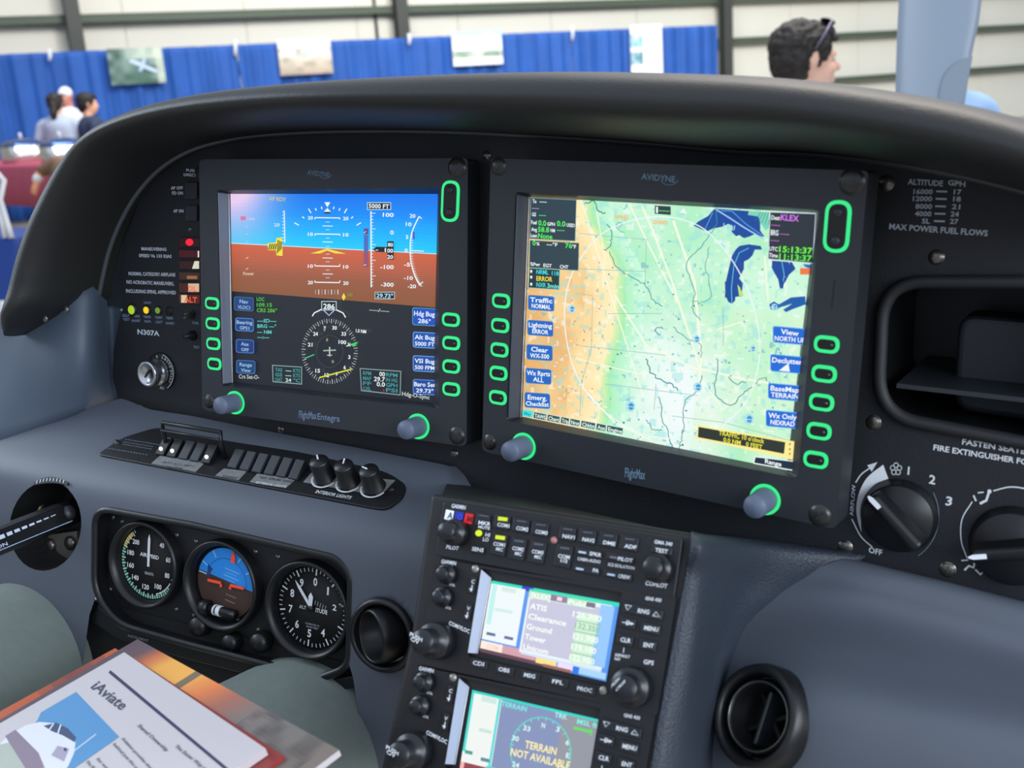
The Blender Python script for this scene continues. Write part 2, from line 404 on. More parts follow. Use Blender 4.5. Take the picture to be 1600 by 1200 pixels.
# ------------------------------------------------------------------ booth drapes and posters
M_blue = mat('royal_blue_drape', (30, 84, 166), .7, scale=2.5, var=.10)
xs = [-160, 76, 367, 640, 893, 1122]
dlab = ['blue drape at the far left behind the group of people', 'blue drape behind the green airplane poster', 'blue drape behind the pinkish landscape poster',
        'blue drape carrying the runway poster', 'blue drape at the far right beside the white banner']
rnd = random.Random(3)
for i in range(5):
    t0, t1 = WD.t(xs[i], 60) + .01, WD.t(xs[i + 1], 50) - .01; n = int((t1 - t0) / .03); g = MB(True)
    ph = [rnd.uniform(0, 6) for _ in range(4)]
    rows = []
    for z in (2.44, 2.36, 1.9, 1.2, .5, .04):
        row = []
        for j in range(n + 1):
            t = t0 + (t1 - t0) * j / n
            k = .035 * math.sin(t * 21 + ph[0] + .5 * math.sin(t * 3 + ph[1])) + .022 * math.sin(t * 9.3 + ph[2]) + .012 * math.sin(t * 47 + ph[3])
            row.append(WD.at(t, z) + dn * k * (1.15 - .18 * z))
        rows.append(row)
    g.grid(rows); tag(g.obj('drape', M_blue, flip=True, solid=.006), dlab[i], 'drape', 'blue booth drapes')
r_ = MB(True); r_.tube([WD.at(WD.t(-160, 60), 2.42) + dn * .075, WD.at(WD.t(1122, 50), 2.42) + dn * .075], .02)
tag(r_.obj('drape_rail', M_steel), 'long thin rail holding up all the blue drapes', 'rail')
slab_ = ['white cloth tie hanging from the drape top near the far left group', 'white cloth tie hanging between the two left posters', 'white cloth tie right of the dark centre column', 'white cloth tie between runway poster and white banner']
for i, (x, y0, y1) in enumerate([(77, 80, 95), (367, 65, 87), (639, 55, 70), (894, 43, 63)]):
    P0, P1 = WPlane(-.1).p(x, y0), WPlane(-.1).p(x, y1); g = MB(True)
    g.tube([P0 + A3(0, 0, .03), P0, (P0 + P1) / 2 + dd * .01, P1], [.02, .03, .028, .018], 8)
    tag(g.obj('cloth_tie', M_white), slab_[i], 'cloth tie', 'white ties along the drape top')
M_board = mat('white_foam_board', (236, 236, 236), .5)
def poster(c4, name, label, art, k=-.12):
    P = WPlane(k); c = [P.p(*q) for q in c4]; zt = (c[0][2] + c[1][2]) / 2; zb = (c[2][2] + c[3][2]) / 2
    t0, t1 = (P.t(*c4[0]) + P.t(*c4[3])) / 2, (P.t(*c4[1]) + P.t(*c4[2])) / 2
    r = thing(name, label, 'poster', P.at((t0 + t1) / 2, zb), world=True)
    b = MB(True); b.prism([P.at(t0, zt), P.at(t1, zt), P.at(t1, zb), P.at(t0, zb)], [P.at(t0, zt) + dn * .01, P.at(t1, zt) + dn * .01, P.at(t1, zb) + dn * .01, P.at(t0, zb) + dn * .01])
    b.obj('board', M_board, r)
    a = MB(True); N, Mr = 44, 30; rows = [[P.at(t0 + (t1 - t0) * j / N, zt + (zb - zt) * i_ / Mr) - dn * .003 for j in range(N + 1)] for i_ in range(Mr + 1)]
    cols = [[art((j + .5) / N, (i_ + .5) / Mr) for j in range(N)] for i_ in range(Mr)]
    a.grid(rows, cols=cols, smooth=False); a.obj('printed_picture', INK, r)
def mixc(a, b, t): t = max(0, min(1, t)); return tuple(a[i] + (b[i] - a[i]) * t for i in range(3))
def vn(x, y, s=0):                                          # smooth value noise
    xi, yi = math.floor(x), math.floor(y); fx, fy = x - xi, y - yi
    h = lambda a, b: (math.sin(a * 127.1 + b * 311.7 + s * 74.7) * 43758.5453) % 1
    fx, fy = fx * fx * (3 - 2 * fx), fy * fy * (3 - 2 * fy)
    return (h(xi, yi) * (1 - fx) + h(xi + 1, yi) * fx) * (1 - fy) + (h(xi, yi + 1) * (1 - fx) + h(xi + 1, yi + 1) * fx) * fy
def seg_d(u, v, a, b):
    ax, ay = a; bx, by = b; t = max(0, min(1, ((u - ax) * (bx - ax) + (v - ay) * (by - ay)) / ((bx - ax) ** 2 + (by - ay) ** 2)))
    return math.hypot(u - ax - t * (bx - ax), v - ay - t * (by - ay))
def art1(u, v):
    c = mixc((58, 88, 80), (150, 172, 166), vn(u * 6, v * 5) * 1.3 - .15); c = mixc(c, (60, 98, 84), max(0, 1 - abs(u - .52) * 3) * v)
    if v < .3 and u > .35: c = mixc(c, (214, 222, 206), .7 * vn(u * 8, v * 8, 2) + .2)
    if u > .86: c = mixc(c, (205, 214, 196), .7)
    if seg_d(u, v, (.43, .36), (.83, .66)) < .045: c = (196, 214, 240)
    if seg_d(u, v, (.66, .33), (.56, .62)) < .035: c = (176, 200, 236)
    return c
def art2(u, v):
    c = mixc((226, 226, 238), (214, 198, 186), (v - .2) * 2.5) if v < .6 else mixc((206, 196, 182), (178, 158, 142), (v - .6) * 2.5)
    c = mixc(c, (150, 146, 128), .75 * max(0, vn(u * 8, v * 7, 5) * 1.5 - .4) * (1 if v > .25 else .2))
    if math.hypot((u - .5) * 1.5, v - .45) < .12: c = mixc(c, (176, 214, 186), .7)
    return c
def art3(u, v):
    c = mixc((176, 214, 240), (240, 246, 252), v * 2 + .5 * vn(u * 4, v * 5, 8) - .2) if v < .55 else mixc((226, 230, 226), (246, 248, 250), (v - .8) * 4)
    if .55 < v < .78: c = mixc(c, (110, 136, 116), .95 * vn(u * 9, v * 9, 3))
    if math.hypot((u - .35) * 1.3, v - .82) < .07: c = (250, 250, 252)
    return c
def art4(u, v):
    if u < .38 and .12 < v < .34: return mixc((90, 168, 200), (230, 240, 246), 1.2 * vn(u * 12, v * 14))
    if u < .38 and .4 < v < .6: return mixc((80, 130, 146), (180, 210, 220), vn(u * 12, v * 14, 4))
    return (246, 247, 250)
poster([(168, 77), (253, 73), (258, 127), (173, 135)], 'poster', 'landscape poster of a white airplane over dark green ground', art1)
poster([(433, 62), (516, 59), (520, 114), (438, 118)], 'poster', 'faded pinkish landscape poster hanging on the blue drape', art2)
poster([(706, 50), (784, 48), (785, 100), (708, 103)], 'poster', 'pale poster of a runway scene under a light sky', art3)
poster([(987, 40), (1035, 38), (1035, 140), (985, 142)], 'banner', 'tall white banner with two small blue pictures at its left edge', art4)

# ------------------------------------------------------------------ black padded glareshield
ST = [((146, 486), (34, 566)), ((163, 464), (12, 532)), ((171, 430), (11, 480)), ((181, 390), (22, 420)), ((199, 345), (44, 350)), ((226, 300), (73, 290)), ((262, 262), (111, 234)),
      ((310, 234), (161, 196)), ((370, 218), (232, 169)), ((450, 209), (335, 146)), ((560, 205), (450, 133)), ((700, 206), (600, 122)), ((850, 213), (770, 115)),
      ((1000, 223), (950, 113)), ((1150, 236), (1130, 118)), ((1300, 243), (1290, 129)), ((1450, 264), (1440, 151)), ((1600, 298), (1590, 184)), ((1800, 360), (1790, 250))]
PR = [(0, .030), (0, -.01), (.03, -.045), (.11, -.077), (.27, -.100), (.48, -.110), (.70, -.108), (.88, -.098), (.985, -.075), (1.0, -.045), (.985, .02), (.95, .12), (.9, .25), (.84, .42)]
rows = []
_k6 = 1.
for i_s, (I, O) in enumerate(ST):
    # outward normal of the hood's outer edge in the view it was surveyed from
    a_, b_ = np.array(ST[max(0, i_s - 1)][1], float), np.array(ST[min(len(ST) - 1, i_s + 1)][1], float); tg = b_ - a_; nr_ = np.array([tg[1], -tg[0]]) / np.linalg.norm(tg)
    Ip = S(I[0], I[1], .024); V = unit((S(O[0], O[1], .024) - Ip) * [1, 0, 1])
    def over(L_, kd): return max(float((pix(Ip * [1, 0, 1] + V * L_ * a + A3(0, y if y > 0 else y * kd, 0)) - np.array(O, float)) @ nr_) for a, y in PR)
    if i_s <= 7:
        L_ = .046; lo, hi = .2, 1.6
        for _ in range(30):
            kd = (lo + hi) / 2; lo, hi = (kd, hi) if over(L_, kd) < 0 else (lo, kd)
        _k6 = kd
    else:
        t_ = min(1, (i_s - 7) / 4); kd = _k6 + (1 - _k6) * t_; lo, hi = .02, .20
        for _ in range(30):
            L_ = (lo + hi) / 2; lo, hi = (L_, hi) if over(L_, kd) < 0 else (lo, L_)
    if DBG: print('ST', i_s, round(L_, 3), round(kd, 2))
    V = V * L_
    rows.append([Ip * [1, 0, 1] + V * a + A3(0, y if y > 0 else y * kd, 0) for a, y in PR])
rows = catmull([np.array(r) for r in rows], 5); rows = [catmull(list(r), 4) for r in rows]
gs = thing('glareshield', 'black padded glareshield hood curving over the whole instrument panel', 'glareshield', S(900, 210, .02))
hood = MB(); hood.grid(rows)
b0 = rows[0]                                                # closed lower left end
cen = sum(b0) / len(b0)
hood.add(list(b0) + [cen], [[i, i + 1, len(b0)] for i in range(len(b0) - 1)], smooth=True)
hood.obj('padded_hood', M_hood, gs, merge=True)
tr = MB(); tr.tube([r[0] * [1, 0, 1] + A3(0, .016, 0) for r in rows], .0026, 8); tr.obj('inner_trim_bead', mat('grey_trim_bead', (70, 74, 80), .3), gs)
for x, y in ((71, 498), (104, 484)):
    d = ray(x, y); tgt = None
    # set the screws on the hood end, just proud of the surface between its end points
    P = S(x, y, -.035 - .06 * (165 - x) / 165 + .03)
    mb = MB(); mb.ell(P, A3(.0035, .002, .0035), 12, 8); mb.obj('screw', M_steel, gs)

# ------------------------------------------------------------------ bolster below the panel
def tpl(pl, x, y): return ((pl.o - CAM) @ pl.n) / (ray(x, y) @ pl.n)
def bolp(x, y):                                             # shelf plane rounding over into the face plane
    a, b = tpl(SP, x, y), tpl(FP, x, y); k = .012; m_ = max(a, b) + k * math.log(math.exp((a - max(a, b)) / k) + math.exp((b - max(a, b)) / k)) - k * .35
    return CAM + ray(x, y) * m_
bol = thing('bolster', 'blue grey padded bolster below the left screen carrying switches and gauges', 'dashboard bolster', S(400, 800, -.06))
TOPL = [(-60, 704), (0, 688), (60, 668), (130, 642), (190, 622), (235, 640), (300, 650), (420, 674), (560, 700), (705, 728)]
tx, ty = [p[0] for p in TOPL], [p[1] for p in TOPL]
RTL = [(700, 728), (704, 745), (694, 790), (672, 850), (668, 900), (660, 1240)]
CL = rpoly([(150, 793), (300, 820), (530, 872), (549, 900), (546, 1042), (500, 1060), (300, 1008), (185, 975), (148, 925)], [26, 1, 30, 12, 20, 1, 1, 26, 30], 6)
YH = [(71 + 56 * math.cos(a) + 4 * math.sin(a), 822 - 70 * math.sin(a)) for a in np.linspace(0, 2 * PI, 33)[:-1]]
YP = FP
VH = [(600 + 46 * math.cos(a), 992 - 54 * math.sin(a)) for a in np.linspace(0, 2 * PI, 33)[:-1]]


def inpoly(x, y, P):
    r = False; j = len(P) - 1
    for i in range(len(P)):
        if (P[i][1] > y) != (P[j][1] > y) and x < (P[j][0] - P[i][0]) * (y - P[i][1]) / (P[j][1] - P[i][1]) + P[i][0]: r = not r
        j = i
    return r
def sheet(outline, holes, f, step=9):                       # triangulated curved sheet with holes; f maps outline coordinates to space
    V, E = [], []
    for L in [outline] + holes:
        n = len(V); V += [Vector(p) for p in L]; E += [(n + i, n + (i + 1) % len(L)) for i in range(len(L))]
    nb = len(V)
    B = np.array(outline)
    def dist(x, y):
        d = 1e9
        for L in [outline] + holes:
            A_ = np.array(L); C_ = np.roll(A_, -1, 0); u = C_ - A_; t = np.clip(((x - A_[:, 0]) * u[:, 0] + (y - A_[:, 1]) * u[:, 1]) / ((u ** 2).sum(1) + 1e-9), 0, 1)
            d = min(d, float(np.min(np.hypot(A_[:, 0] + t * u[:, 0] - x, A_[:, 1] + t * u[:, 1] - y))))
        return d
    for x in np.arange(B[:, 0].min(), B[:, 0].max(), step):
        for y in np.arange(B[:, 1].min(), B[:, 1].max(), step):
            if inpoly(x, y, outline) and not any(inpoly(x, y, h) for h in holes) and dist(x, y) > step * .45: V.append(Vector((x, y)))
    r = geometry.delaunay_2d_cdt(V, E, [], 0, 1e-4); vs, fs = r[0], r[2]; F_ = []
    for t in fs:
        cx = sum(vs[i][0] for i in t) / len(t); cy = sum(vs[i][1] for i in t) / len(t)
        if inpoly(cx, cy, outline) and not any(inpoly(cx, cy, h) for h in holes): F_.append(list(t))
    return [f(v[0], v[1]) for v in vs], F_
rt = [(float(np.interp(y, [p[1] for p in RTL], [p[0] for p in RTL])), float(y)) for y in np.linspace(728, 1240, 50)]
_n = len(CL); _b = min(range(_n), key=lambda i: abs(CL[i][0] - 546) + abs(CL[i][1] - 1035)); _e = min(range(_n), key=lambda i: abs(CL[i][0] - 150) + abs(CL[i][1] - 928))
NOTCH = [(640, 1240.), (600, 1240.), (572, 1240.), (564, 1150.), (552, 1060.)] + [CL[(_b - k_) % _n] for k_ in range((_b - _e) % _n + 1)] + [(140, 960.), (126, 1060.), (118, 1150.)]
OUTB = [(float(x), float(np.interp(x, tx, ty))) for x in np.linspace(-60, 694, 80)] + rt + NOTCH + [(x, 1240.) for x in np.linspace(112, -60, 14)] + [(-60., y) for y in np.linspace(1220, 720, 40)]
vs_, fs_ = sheet(OUTB, [YH, VH], bolp)
g = MB(); g.add(vs_, fs_, smooth=True)
E0 = [bolp(*p) for p in rt]; E1 = [p + A3(.003, .004, -.001) for p in E0]; E2 = [p + A3(.004, .05, 0) for p in E0]
g.grid([E0, E1, E2])
# the holes' turned in edges
for H, cl_ in ((VH, 1),):
    a_ = [bolp(*p) for p in H]; b_ = [p + A3(0, .016, 0) for p in a_]; n_ = len(a_); g.add(a_ + b_, [[i, (i + 1) % n_, n_ + (i + 1) % n_, n_ + i] for i in range(n_ - 1 + cl_)])
g.obj('bolster_shell', M_grey, bol, merge=True)
def px_cutter(pl, px, h0, h1):
    c = MB(); q = [pl.p(x, y) for x, y in px]; c.prism([p + pl.n * h1 for p in q], [p + pl.n * h0 for p in q]); return c.obj('cutter', M_dark)
# ------------------------------------------------------------------ grey side panel at the left
def gridpx(P, n=5, m=5):                                    # P[row][col] = (x, y, Y)
    Q = [catmull([S(*q) for q in row], n) for row in P]; T = [catmull([Q[i][j] for i in range(len(Q))], m) for j in range(len(Q[0]))]
    return [[T[j][i] for j in range(len(T))] for i in range(len(T[0]))]
sp = thing('cockpit_side_trim', 'blue grey side trim panel below the left end of the glareshield', 'trim panel', S(100, 600, -.03))
sy = lambda x, y: tpl(SP, x, y) * ray(x, y)[1] + CAM[1]
sY = lambda x, yy, e: .038 if x > 171 else (min(.02, sy(x, yy) + e) if x > 100 else sy(x, yy) + e)
g = MB(); g.grid(gridpx([[(x, y, sY(x, 680, .03)) for x, y in ((-60, 500), (0, 490), (60, 470), (130, 448), (173, 440), (230, 435))],
                         [(x, y, sY(x, 680, .015)) for x, y in ((-60, 600), (0, 588), (60, 572), (130, 556), (173, 550), (230, 545))],
                         [(x, y, sY(x, y, .001)) for x, y in ((-60, 707), (0, 690), (60, 670), (130, 644), (184, 624), (240, 608))]]))
g.obj('trim_sheet', M_side, sp, solid=.004)
for x, y in ((24, 652), (123, 620)):
    mb = MB(); mb.ell(S(x, y, sy(x, y) + .0035), A3(.0036, .002, .0036), 14, 8); mb.obj('screw', M_steel, sp)

# ------------------------------------------------------------------ black instrument panel with its printing
ip = thing('instrument_panel', 'black instrument panel sheet holding the two large screens', 'instrument panel', S(740, 500, .03))
out = [(196, 470), (186, 500), (177, 548), (176, 592), (186, 626), (204, 643), (235, 652), (300, 664), (420, 688), (560, 714), (705, 743), (760, 775), (1100, 846), (1310, 872), (1330, 886), (1480, 922), (1640, 962), (1900, 1030),
       (1900, 180), (1600, 200), (1200, 150), (800, 140), (400, 160), (290, 215), (225, 290), (198, 370), (190, 430)]
GB = rpoly([(1378, 437), (1452, 431), (1640, 443), (1900, 470), (1900, 780), (1640, 708), (1408, 662), (1366, 612)], [1, 60, 1, 60, 60, 1, 30, 60], 8)
GBo = rpoly([(1384, 444), (1700, 444), (1700, 706), (1374, 644)], [62, 30, 30, 62], 10)
g = MB(); g.slab(PP.off(-.006), [(140, 478), (146, 430), (170, 350), (220, 270), (300, 205), (420, 180), (420, 260), (300, 270), (232, 330), (214, 400), (205, 478)], -.004, 0); g.obj('edge_trim', M_bezel, ip)
g = MB(); g.slab(PP, rpoly(out, [0] + [6] * 26, 2), -.003, 0, holes=[GBo]); g.obj('panel_sheet', M_panel, ip)
PXR = 0
for x, y, r in ((1385, 286, .0042), (1463, 402, .0040), (1365, 660, .0042), (1321, 855, .0042), (1481, 890, .0044), (219, 637, .0024), (439, 671, .0028), (710, 709, .003), (760, 243, .003), (296, 358, .002)):
    screw(PP, x, y, r, ip, slot=random.uniform(0, 3), dark=False)
WHT = (228, 232, 238); GR = (200, 210, 222)
def lettering(name, pl, items, parent, col=WHT, h=.0003, extra=None):
    g = MB(); c = Cv(g, pl, h=h)
    for it in items:
        t, a, b, hh = it[:4]; c.text(t, a, b, hh, it[4] if len(it) > 4 else col)
    if extra: extra(c)
    return g.obj(name, INK, parent)
lettering('limits_lettering', PP, [('MANEUVERING', (221, 391), (260, 392), 5), ('SPEED Va 133 KIAS', (217, 401.5), (268, 403), 5), ('NORMAL CATEGORY AIRPLANE', (201, 430), (274, 432), 5.5),
    ('NO ACROBATIC MANEUVERS,', (198, 443), (272, 446), 5.5), ('INCLUDING SPINS, APPROVED', (197, 457), (275, 460), 5.5)], ip, GR)
lettering('autopilot_lettering', PP, [('PUSH', (291, 268), (307, 269), 4.5), ('DIRECT', (287, 275), (307, 276), 4.5), ('AP OFF', (267, 296), (286, 296), 5), ('FD ON', (269, 304), (286, 304), 5), ('AP ON', (271, 332), (287, 332), 5)], ip, GR)
lettering('terrain_lettering', PP, [('TAWS', (224, 475), (236, 475), 4), ('SELF', (191, 495), (202, 495), 4), ('TEST', (192, 501), (203, 501), 4)], ip, (120, 138, 165))
lettering('warning_lettering', PP, [('TERR', (208, 496), (219, 496), 4), ('INHBT', (206, 503), (220, 503), 4),
    ('TERR', (224, 497), (236, 497), 4), ('N/A', (226, 504), (236, 504), 4), ('TERR', (242, 498), (254, 498), 4), ('CAUT', (243, 505), (254, 505), 4), ('TERR', (259, 499), (271, 499), 4), ('WARN', (259, 507), (272, 507), 4)], ip, (120, 138, 165))
lettering('dimmer_lettering', PP, [('DIM', (301, 506), (310, 507), 4)], ip, (120, 138, 165))
lettering('test_lettering', PP, [('TEST', (302, 544), (312, 545), 4)], ip, (120, 138, 165))
lettering('registration_lettering', PP, [('N307A', (215, 522), (249, 525), 8)], ip, (205, 215, 228))
def dashes(c):
    for i in range(5): c.line([(1463 - i * .9, 299 + 11.6 * i), (1480 - i * .9, 299.5 + 11.6 * i)], 2.6, GR)
rows_ = [('16000', 1427, 1457, 303, '17', 1490, 1502), ('12000', 1426, 1456, 314, '18', 1489, 1501), ('8000', 1430, 1456, 326, '21', 1487, 1500), ('4000', 1429, 1455, 337.5, '24', 1485, 1498), ('SL', 1440, 1453, 349, '27', 1484, 1497)]
lettering('fuel_flow_lettering', PP, [('ALTITUDE', (1418, 288), (1473, 291), 9), ('GPH', (1481, 289), (1508, 292), 8.5)] + [(a, (x0, y), (x1, y + .5), 8) for a, x0, x1, y, b, c, d in rows_] +
    [(b, (c, y + .5), (d, y + 1), 8) for a, x0, x1, y, b, c, d in rows_] + [('MAX POWER FUEL FLOWS', (1389, 358), (1543, 369), 9.5)], ip, GR, extra=dashes)
lettering('safety_lettering', PP, [('FASTEN SEATBELTS', (1503, 694), (1634, 715), 9), ('FIRE EXTINGUISHER FORWARD LEFT OF PILOT SEAT', (1458, 703), (1790, 756), 9)], ip, WHT)
# autopilot push buttons, lamps
for (x0, y0, x1, y1) in ((288, 285, 307, 311), (289, 321, 307, 345)):
    g = MB(); g.slab(PP, [(x0, y0), (x1, y0), (x1, y1), (x0, y1)], 0, .003); g.obj('push_button', M_bezel, ip, bevel=.0006)
g = MB(); g.lathe(PP.fr(318, 270), [(.006, 0), (.006, .004), (.005, .0055), (0, .0055)], 20); g.obj('push_knob', M_bezel, ip)
AN = [(371, 386, (60, 6, 10), None), (390, 403, (96, 14, 24), (236, 224, 220)), (407, 421, (70, 28, 24), (214, 214, 190)), (425, 438, (86, 54, 36), (150, 96, 60)), (442, 458, (96, 44, 26), None), (460, 475, (110, 48, 30), None)]
for i, (y0, y1, c0, c1) in enumerate(AN):
    g = MB(); g.slab(PP, [(279, y0), (312, y0 + 1), (312, y1), (280, y1 - 1)], 0, .002); o = g.obj('annunciator_lamp', mat('annunciator_%d' % i, c0, .3), ip, bevel=.0004)
    a = MB(); c = Cv(a, PP, h=.0023)
    if i == 0: c.disc(296, 378.5, 6, 5.5, (255, 22, 50))
    if i == 1: c.rect(309, y0 + 2, 311, y1 - 1, c1)
    if i == 2: c.poly([(300, y1 - 1), (304, y0 + 1), (311, y0 + 1), (311, y1 - 1)], c1)
    if i == 3: c.rect(292, y0 + 6, 308, y1 - 2, c1)
    if i == 4: c.rect(294, y0 + 1, 311, y1 - 2, (205, 180, 150)); c.text('OIL', (294, 455), (307, 456), 9, (255, 96, 50))
    if i == 5: c.rect(283, y0 + 1, 292, y1 - 2, (214, 196, 160)); c.text('ALT', (288, 472), (308, 473), 9, (240, 84, 50))
    a.obj('lit_face', GLOW, o)
for x, y, r, cc in ((207, 484, .0046, (168, 204, 30)), (230, 484.5, .0036, (250, 210, 20)), (248, 485, .0032, (104, 142, 40)), (265, 486, .0032, None), (192, 484, .0014, (60, 120, 90))):
    fr = PP.fr(x, y); g = MB(); g.lathe(fr, [(r * 1.4, 0), (r * 1.35, .001), (r * 1.05, .0014)], 20)
    o = g.obj('lamp_collar', M_black, ip); g = MB(); g.lathe(fr, [(r, .001), (r * .9, .002), (r * .5, .0028), (0, .003)], 18, col=cc)
    g.obj('lamp_lens', GLOW if cc else M_dark, o)
for x, y, r in ((302, 489, .0022), (301, 495, .0022), (302, 524, .0048)):
    g = MB(); g.lathe(PP.fr(x, y), [(r, 0), (r, .002), (r * .6, .004), (r * .45, .011), (0, .0115)], 16); g.obj('toggle_button', M_steel if r < .003 else M_black, ip)

# ------------------------------------------------------------------ glove tray opening at the right
gt = thing('tray_recess', 'deep black storage tray recess with rounded rim at the far right', 'storage tray', PP.p(1500, 640))
g = MB(); L = [PP.p(x, y, .004) for x, y in rpoly([(1380, 440), (1704, 440), (1704, 712), (1371, 648)], [66, 30, 30, 66], 10)]
g.tube(L, .0045, 10, closed=True); g.obj('rim', mat('satin_black_rim', (30, 32, 36), .6), gt)
g = MB(); Li = rpoly([(1396, 446), (1700, 446), (1700, 724), (1386, 652)], [56, 30, 30, 56], 10)
ti = [PP.p(x, y, -.0031) for x, y in GBo]; _ct = sum(ti) / len(ti); ti = [_ct + (p - _ct) * 1.012 for p in ti]; bi = [p * [1, 0, 1] + A3(0, .17, 0) for p in ti]; k = len(ti)
g.add(ti + bi, [[i, (i + 1) % k, k + (i + 1) % k, k + i] for i in range(k)] + [list(range(k, 2 * k))], smooth=False); g.obj('tray_lining', M_black, gt, flip=True)
g = MB(); cx = PP.p(1396, 650); g.prism([cx + A3(.0, .0, .022), cx + A3(.4, 0, .022), cx + A3(.4, .16, .022), cx + A3(0, .16, .022)], [cx + A3(.0, .0, .019), cx + A3(.4, 0, .019), cx + A3(.4, .16, .019), cx + A3(0, .16, .019)])
g.obj('shelf', M_bezel, gt)
B2 = Plane(A3(0, .08, 0), A3(1, .08, 0), A3(0, .08, 1)); g = MB()
g.slab(B2, rpoly([(1498, 492), (1800, 515), (1800, 690), (1488, 640)], [28, 20, 20, 30], 6), -.05, .0); g.obj('inner_box', M_bezel, gt, bevel=.006, seg=3)
g = MB(); g.slab(PM.off(.0205), [(1303, 437), (1305, 437), (1300, 482), (1298, 482)], 0, .0004)
slot_g = g

# ------------------------------------------------------------------ the two flight displays
def display(name, label, pl, bez, hole, scr, hf, keysL, keysR, rocker, knobs, screws, key_mat=M_ring, bev=None):
    r = thing(name, label, 'display', pl.p(*bez[3], 0)); T_ = hf
    b = MB(); b.slab(pl, rpoly(bez, [8, 8, 10, 10], 3), -.012, T_, holes=[hole]); b.obj('bezel', M_bezel, r)
    # inner frame, sloping from the bezel face down to the glass
    fh = [pl.p(x, y, T_ + .0001) for x, y in hole]; n = len(hole)
    sc_ = []
    for i, (x, y) in enumerate(hole):
        u, v = tplace(hole, i); q = quad(scr, u, v); sc_.append(pl.p(q[0], q[1], .0006))
    g = MB(); g.add(fh + sc_, [[i, (i + 1) % n, n + (i + 1) % n, n + i] for i in range(n)]); g.obj('inner_frame', M_bezel, r, flip=True)
    a0, a1 = pl.p(*np.array(hole[n // 8]) * 1., T_), pl.p(*np.array(hole[n - n // 8 - 1]) * 1., T_); b0, b1 = pl.p(*scr[0]), pl.p(*scr[3])
    dn_ = unit(a1 - a0); a0 = a0 + dn_ * .002; a1 = a1 - dn_ * .002; e_ = pl.ex * .0012 + pl.n * .0006
    g = MB(); g.prism([a0 + e_, a0 * .22 + b0 * .78 + e_, a1 * .22 + b1 * .78 + e_, a1 + e_], [a0, a0 * .22 + b0 * .78, a1 * .22 + b1 * .78, a1]); g.obj('side_bevel', bev or M_bez2, r, bevel=.0004)
    g = MB(); g.tube([a0 * .2 + b0 * .8 + e_ * 1.5, a1 * .2 + b1 * .8 + e_ * 1.5], .0005, 8); g.obj('painted_glint', M_white, r)  # white line paints the highlight along the bevel edge
    g = MB(); g.slab(pl, scr, -.004, -.0002); g.obj('screen_backing', M_dark, r)
    f = pl.off(T_)
    for kk, side in [(q, 1) for q in keysR] + [(q, 1) for q in keysL]:
        key_ring(f, kk[0], kk[1], .0158, .0108, r, 'soft_key')
    if rocker: key_ring(f, rocker[0], rocker[1], .0158, .0315, r, 'rocker_key', tall=True)
    for x, y, rr_ in knobs:
        fr = f.fr(x, y); g = MB()
        g.lathe(fr, [(.0082, 0), (.0084, .002), (.0082, .006), (.0080, .012), (.0078, .0185), (.0072, .0205), (0, .021)], 32); k = g.obj('knob', M_knobgrey, r)
        g = MB(); g.lathe(fr, [(.0094, .0002), (.0094, .0012), (.0104, .0014), (.0104, .0002)], 40); g.obj('lit_ring', key_mat, k)
    for x, y, rr_ in screws:
        screw(f, x, y, rr_, r, slot=.9)
    return r, f
def tplace(hole, i):                                        # where an outline point sits in the unit square of its bounding quad
    k = len(hole) // 4; c = [np.array(hole[j * k + k // 2], float) for j in range(4)]; p = np.array(hole[i], float)
    A = np.array([c[1] - c[0], c[3] - c[0]]).T; u, v = np.linalg.solve(A, p - c[0]); return min(1, max(0, u)), min(1, max(0, v))
def quad(q, u, v):
    q = [np.array(p, float) for p in q]; return q[0] * (1 - u) * (1 - v) + q[1] * u * (1 - v) + q[2] * u * v + q[3] * (1 - u) * v
def key_ring(f, x, y, wd, ht, parent, name, tall=False):
    fr = f.fr(x, y); g = MB(); r_in = min(wd, ht) / 2 - .0022
    g.fslab(fr, rrect(wd - .0044, ht - .0044, r_in, 6), 0, .0016); k = g.obj(name, M_black, parent, bevel=.0004)
    if tall:
        for s_ in (-1, 1):
            e_ = MB(); e_.ell(fr[0] + fr[2] * s_ * ht * .27 + fr[3] * .0016, A3(.0028, .0012, .003), 12, 8); e_.obj('thumb_dimple', M_bezel, k)
    else:
        e_ = MB(); e_.ell(fr[0] + fr[1] * wd * .22 + fr[3] * .0016, A3(.0008, .0005, .0008), 8, 6); e_.obj('pip', M_steel, k)
    g = MB(); g.fslab(fr, rrect(wd, ht, min(wd, ht) / 2 - .0002, 8), 0, .0009, holes=[rrect(wd - .0048, ht - .0048, r_in, 8)]); g.obj('lit_ring', M_ring, k)

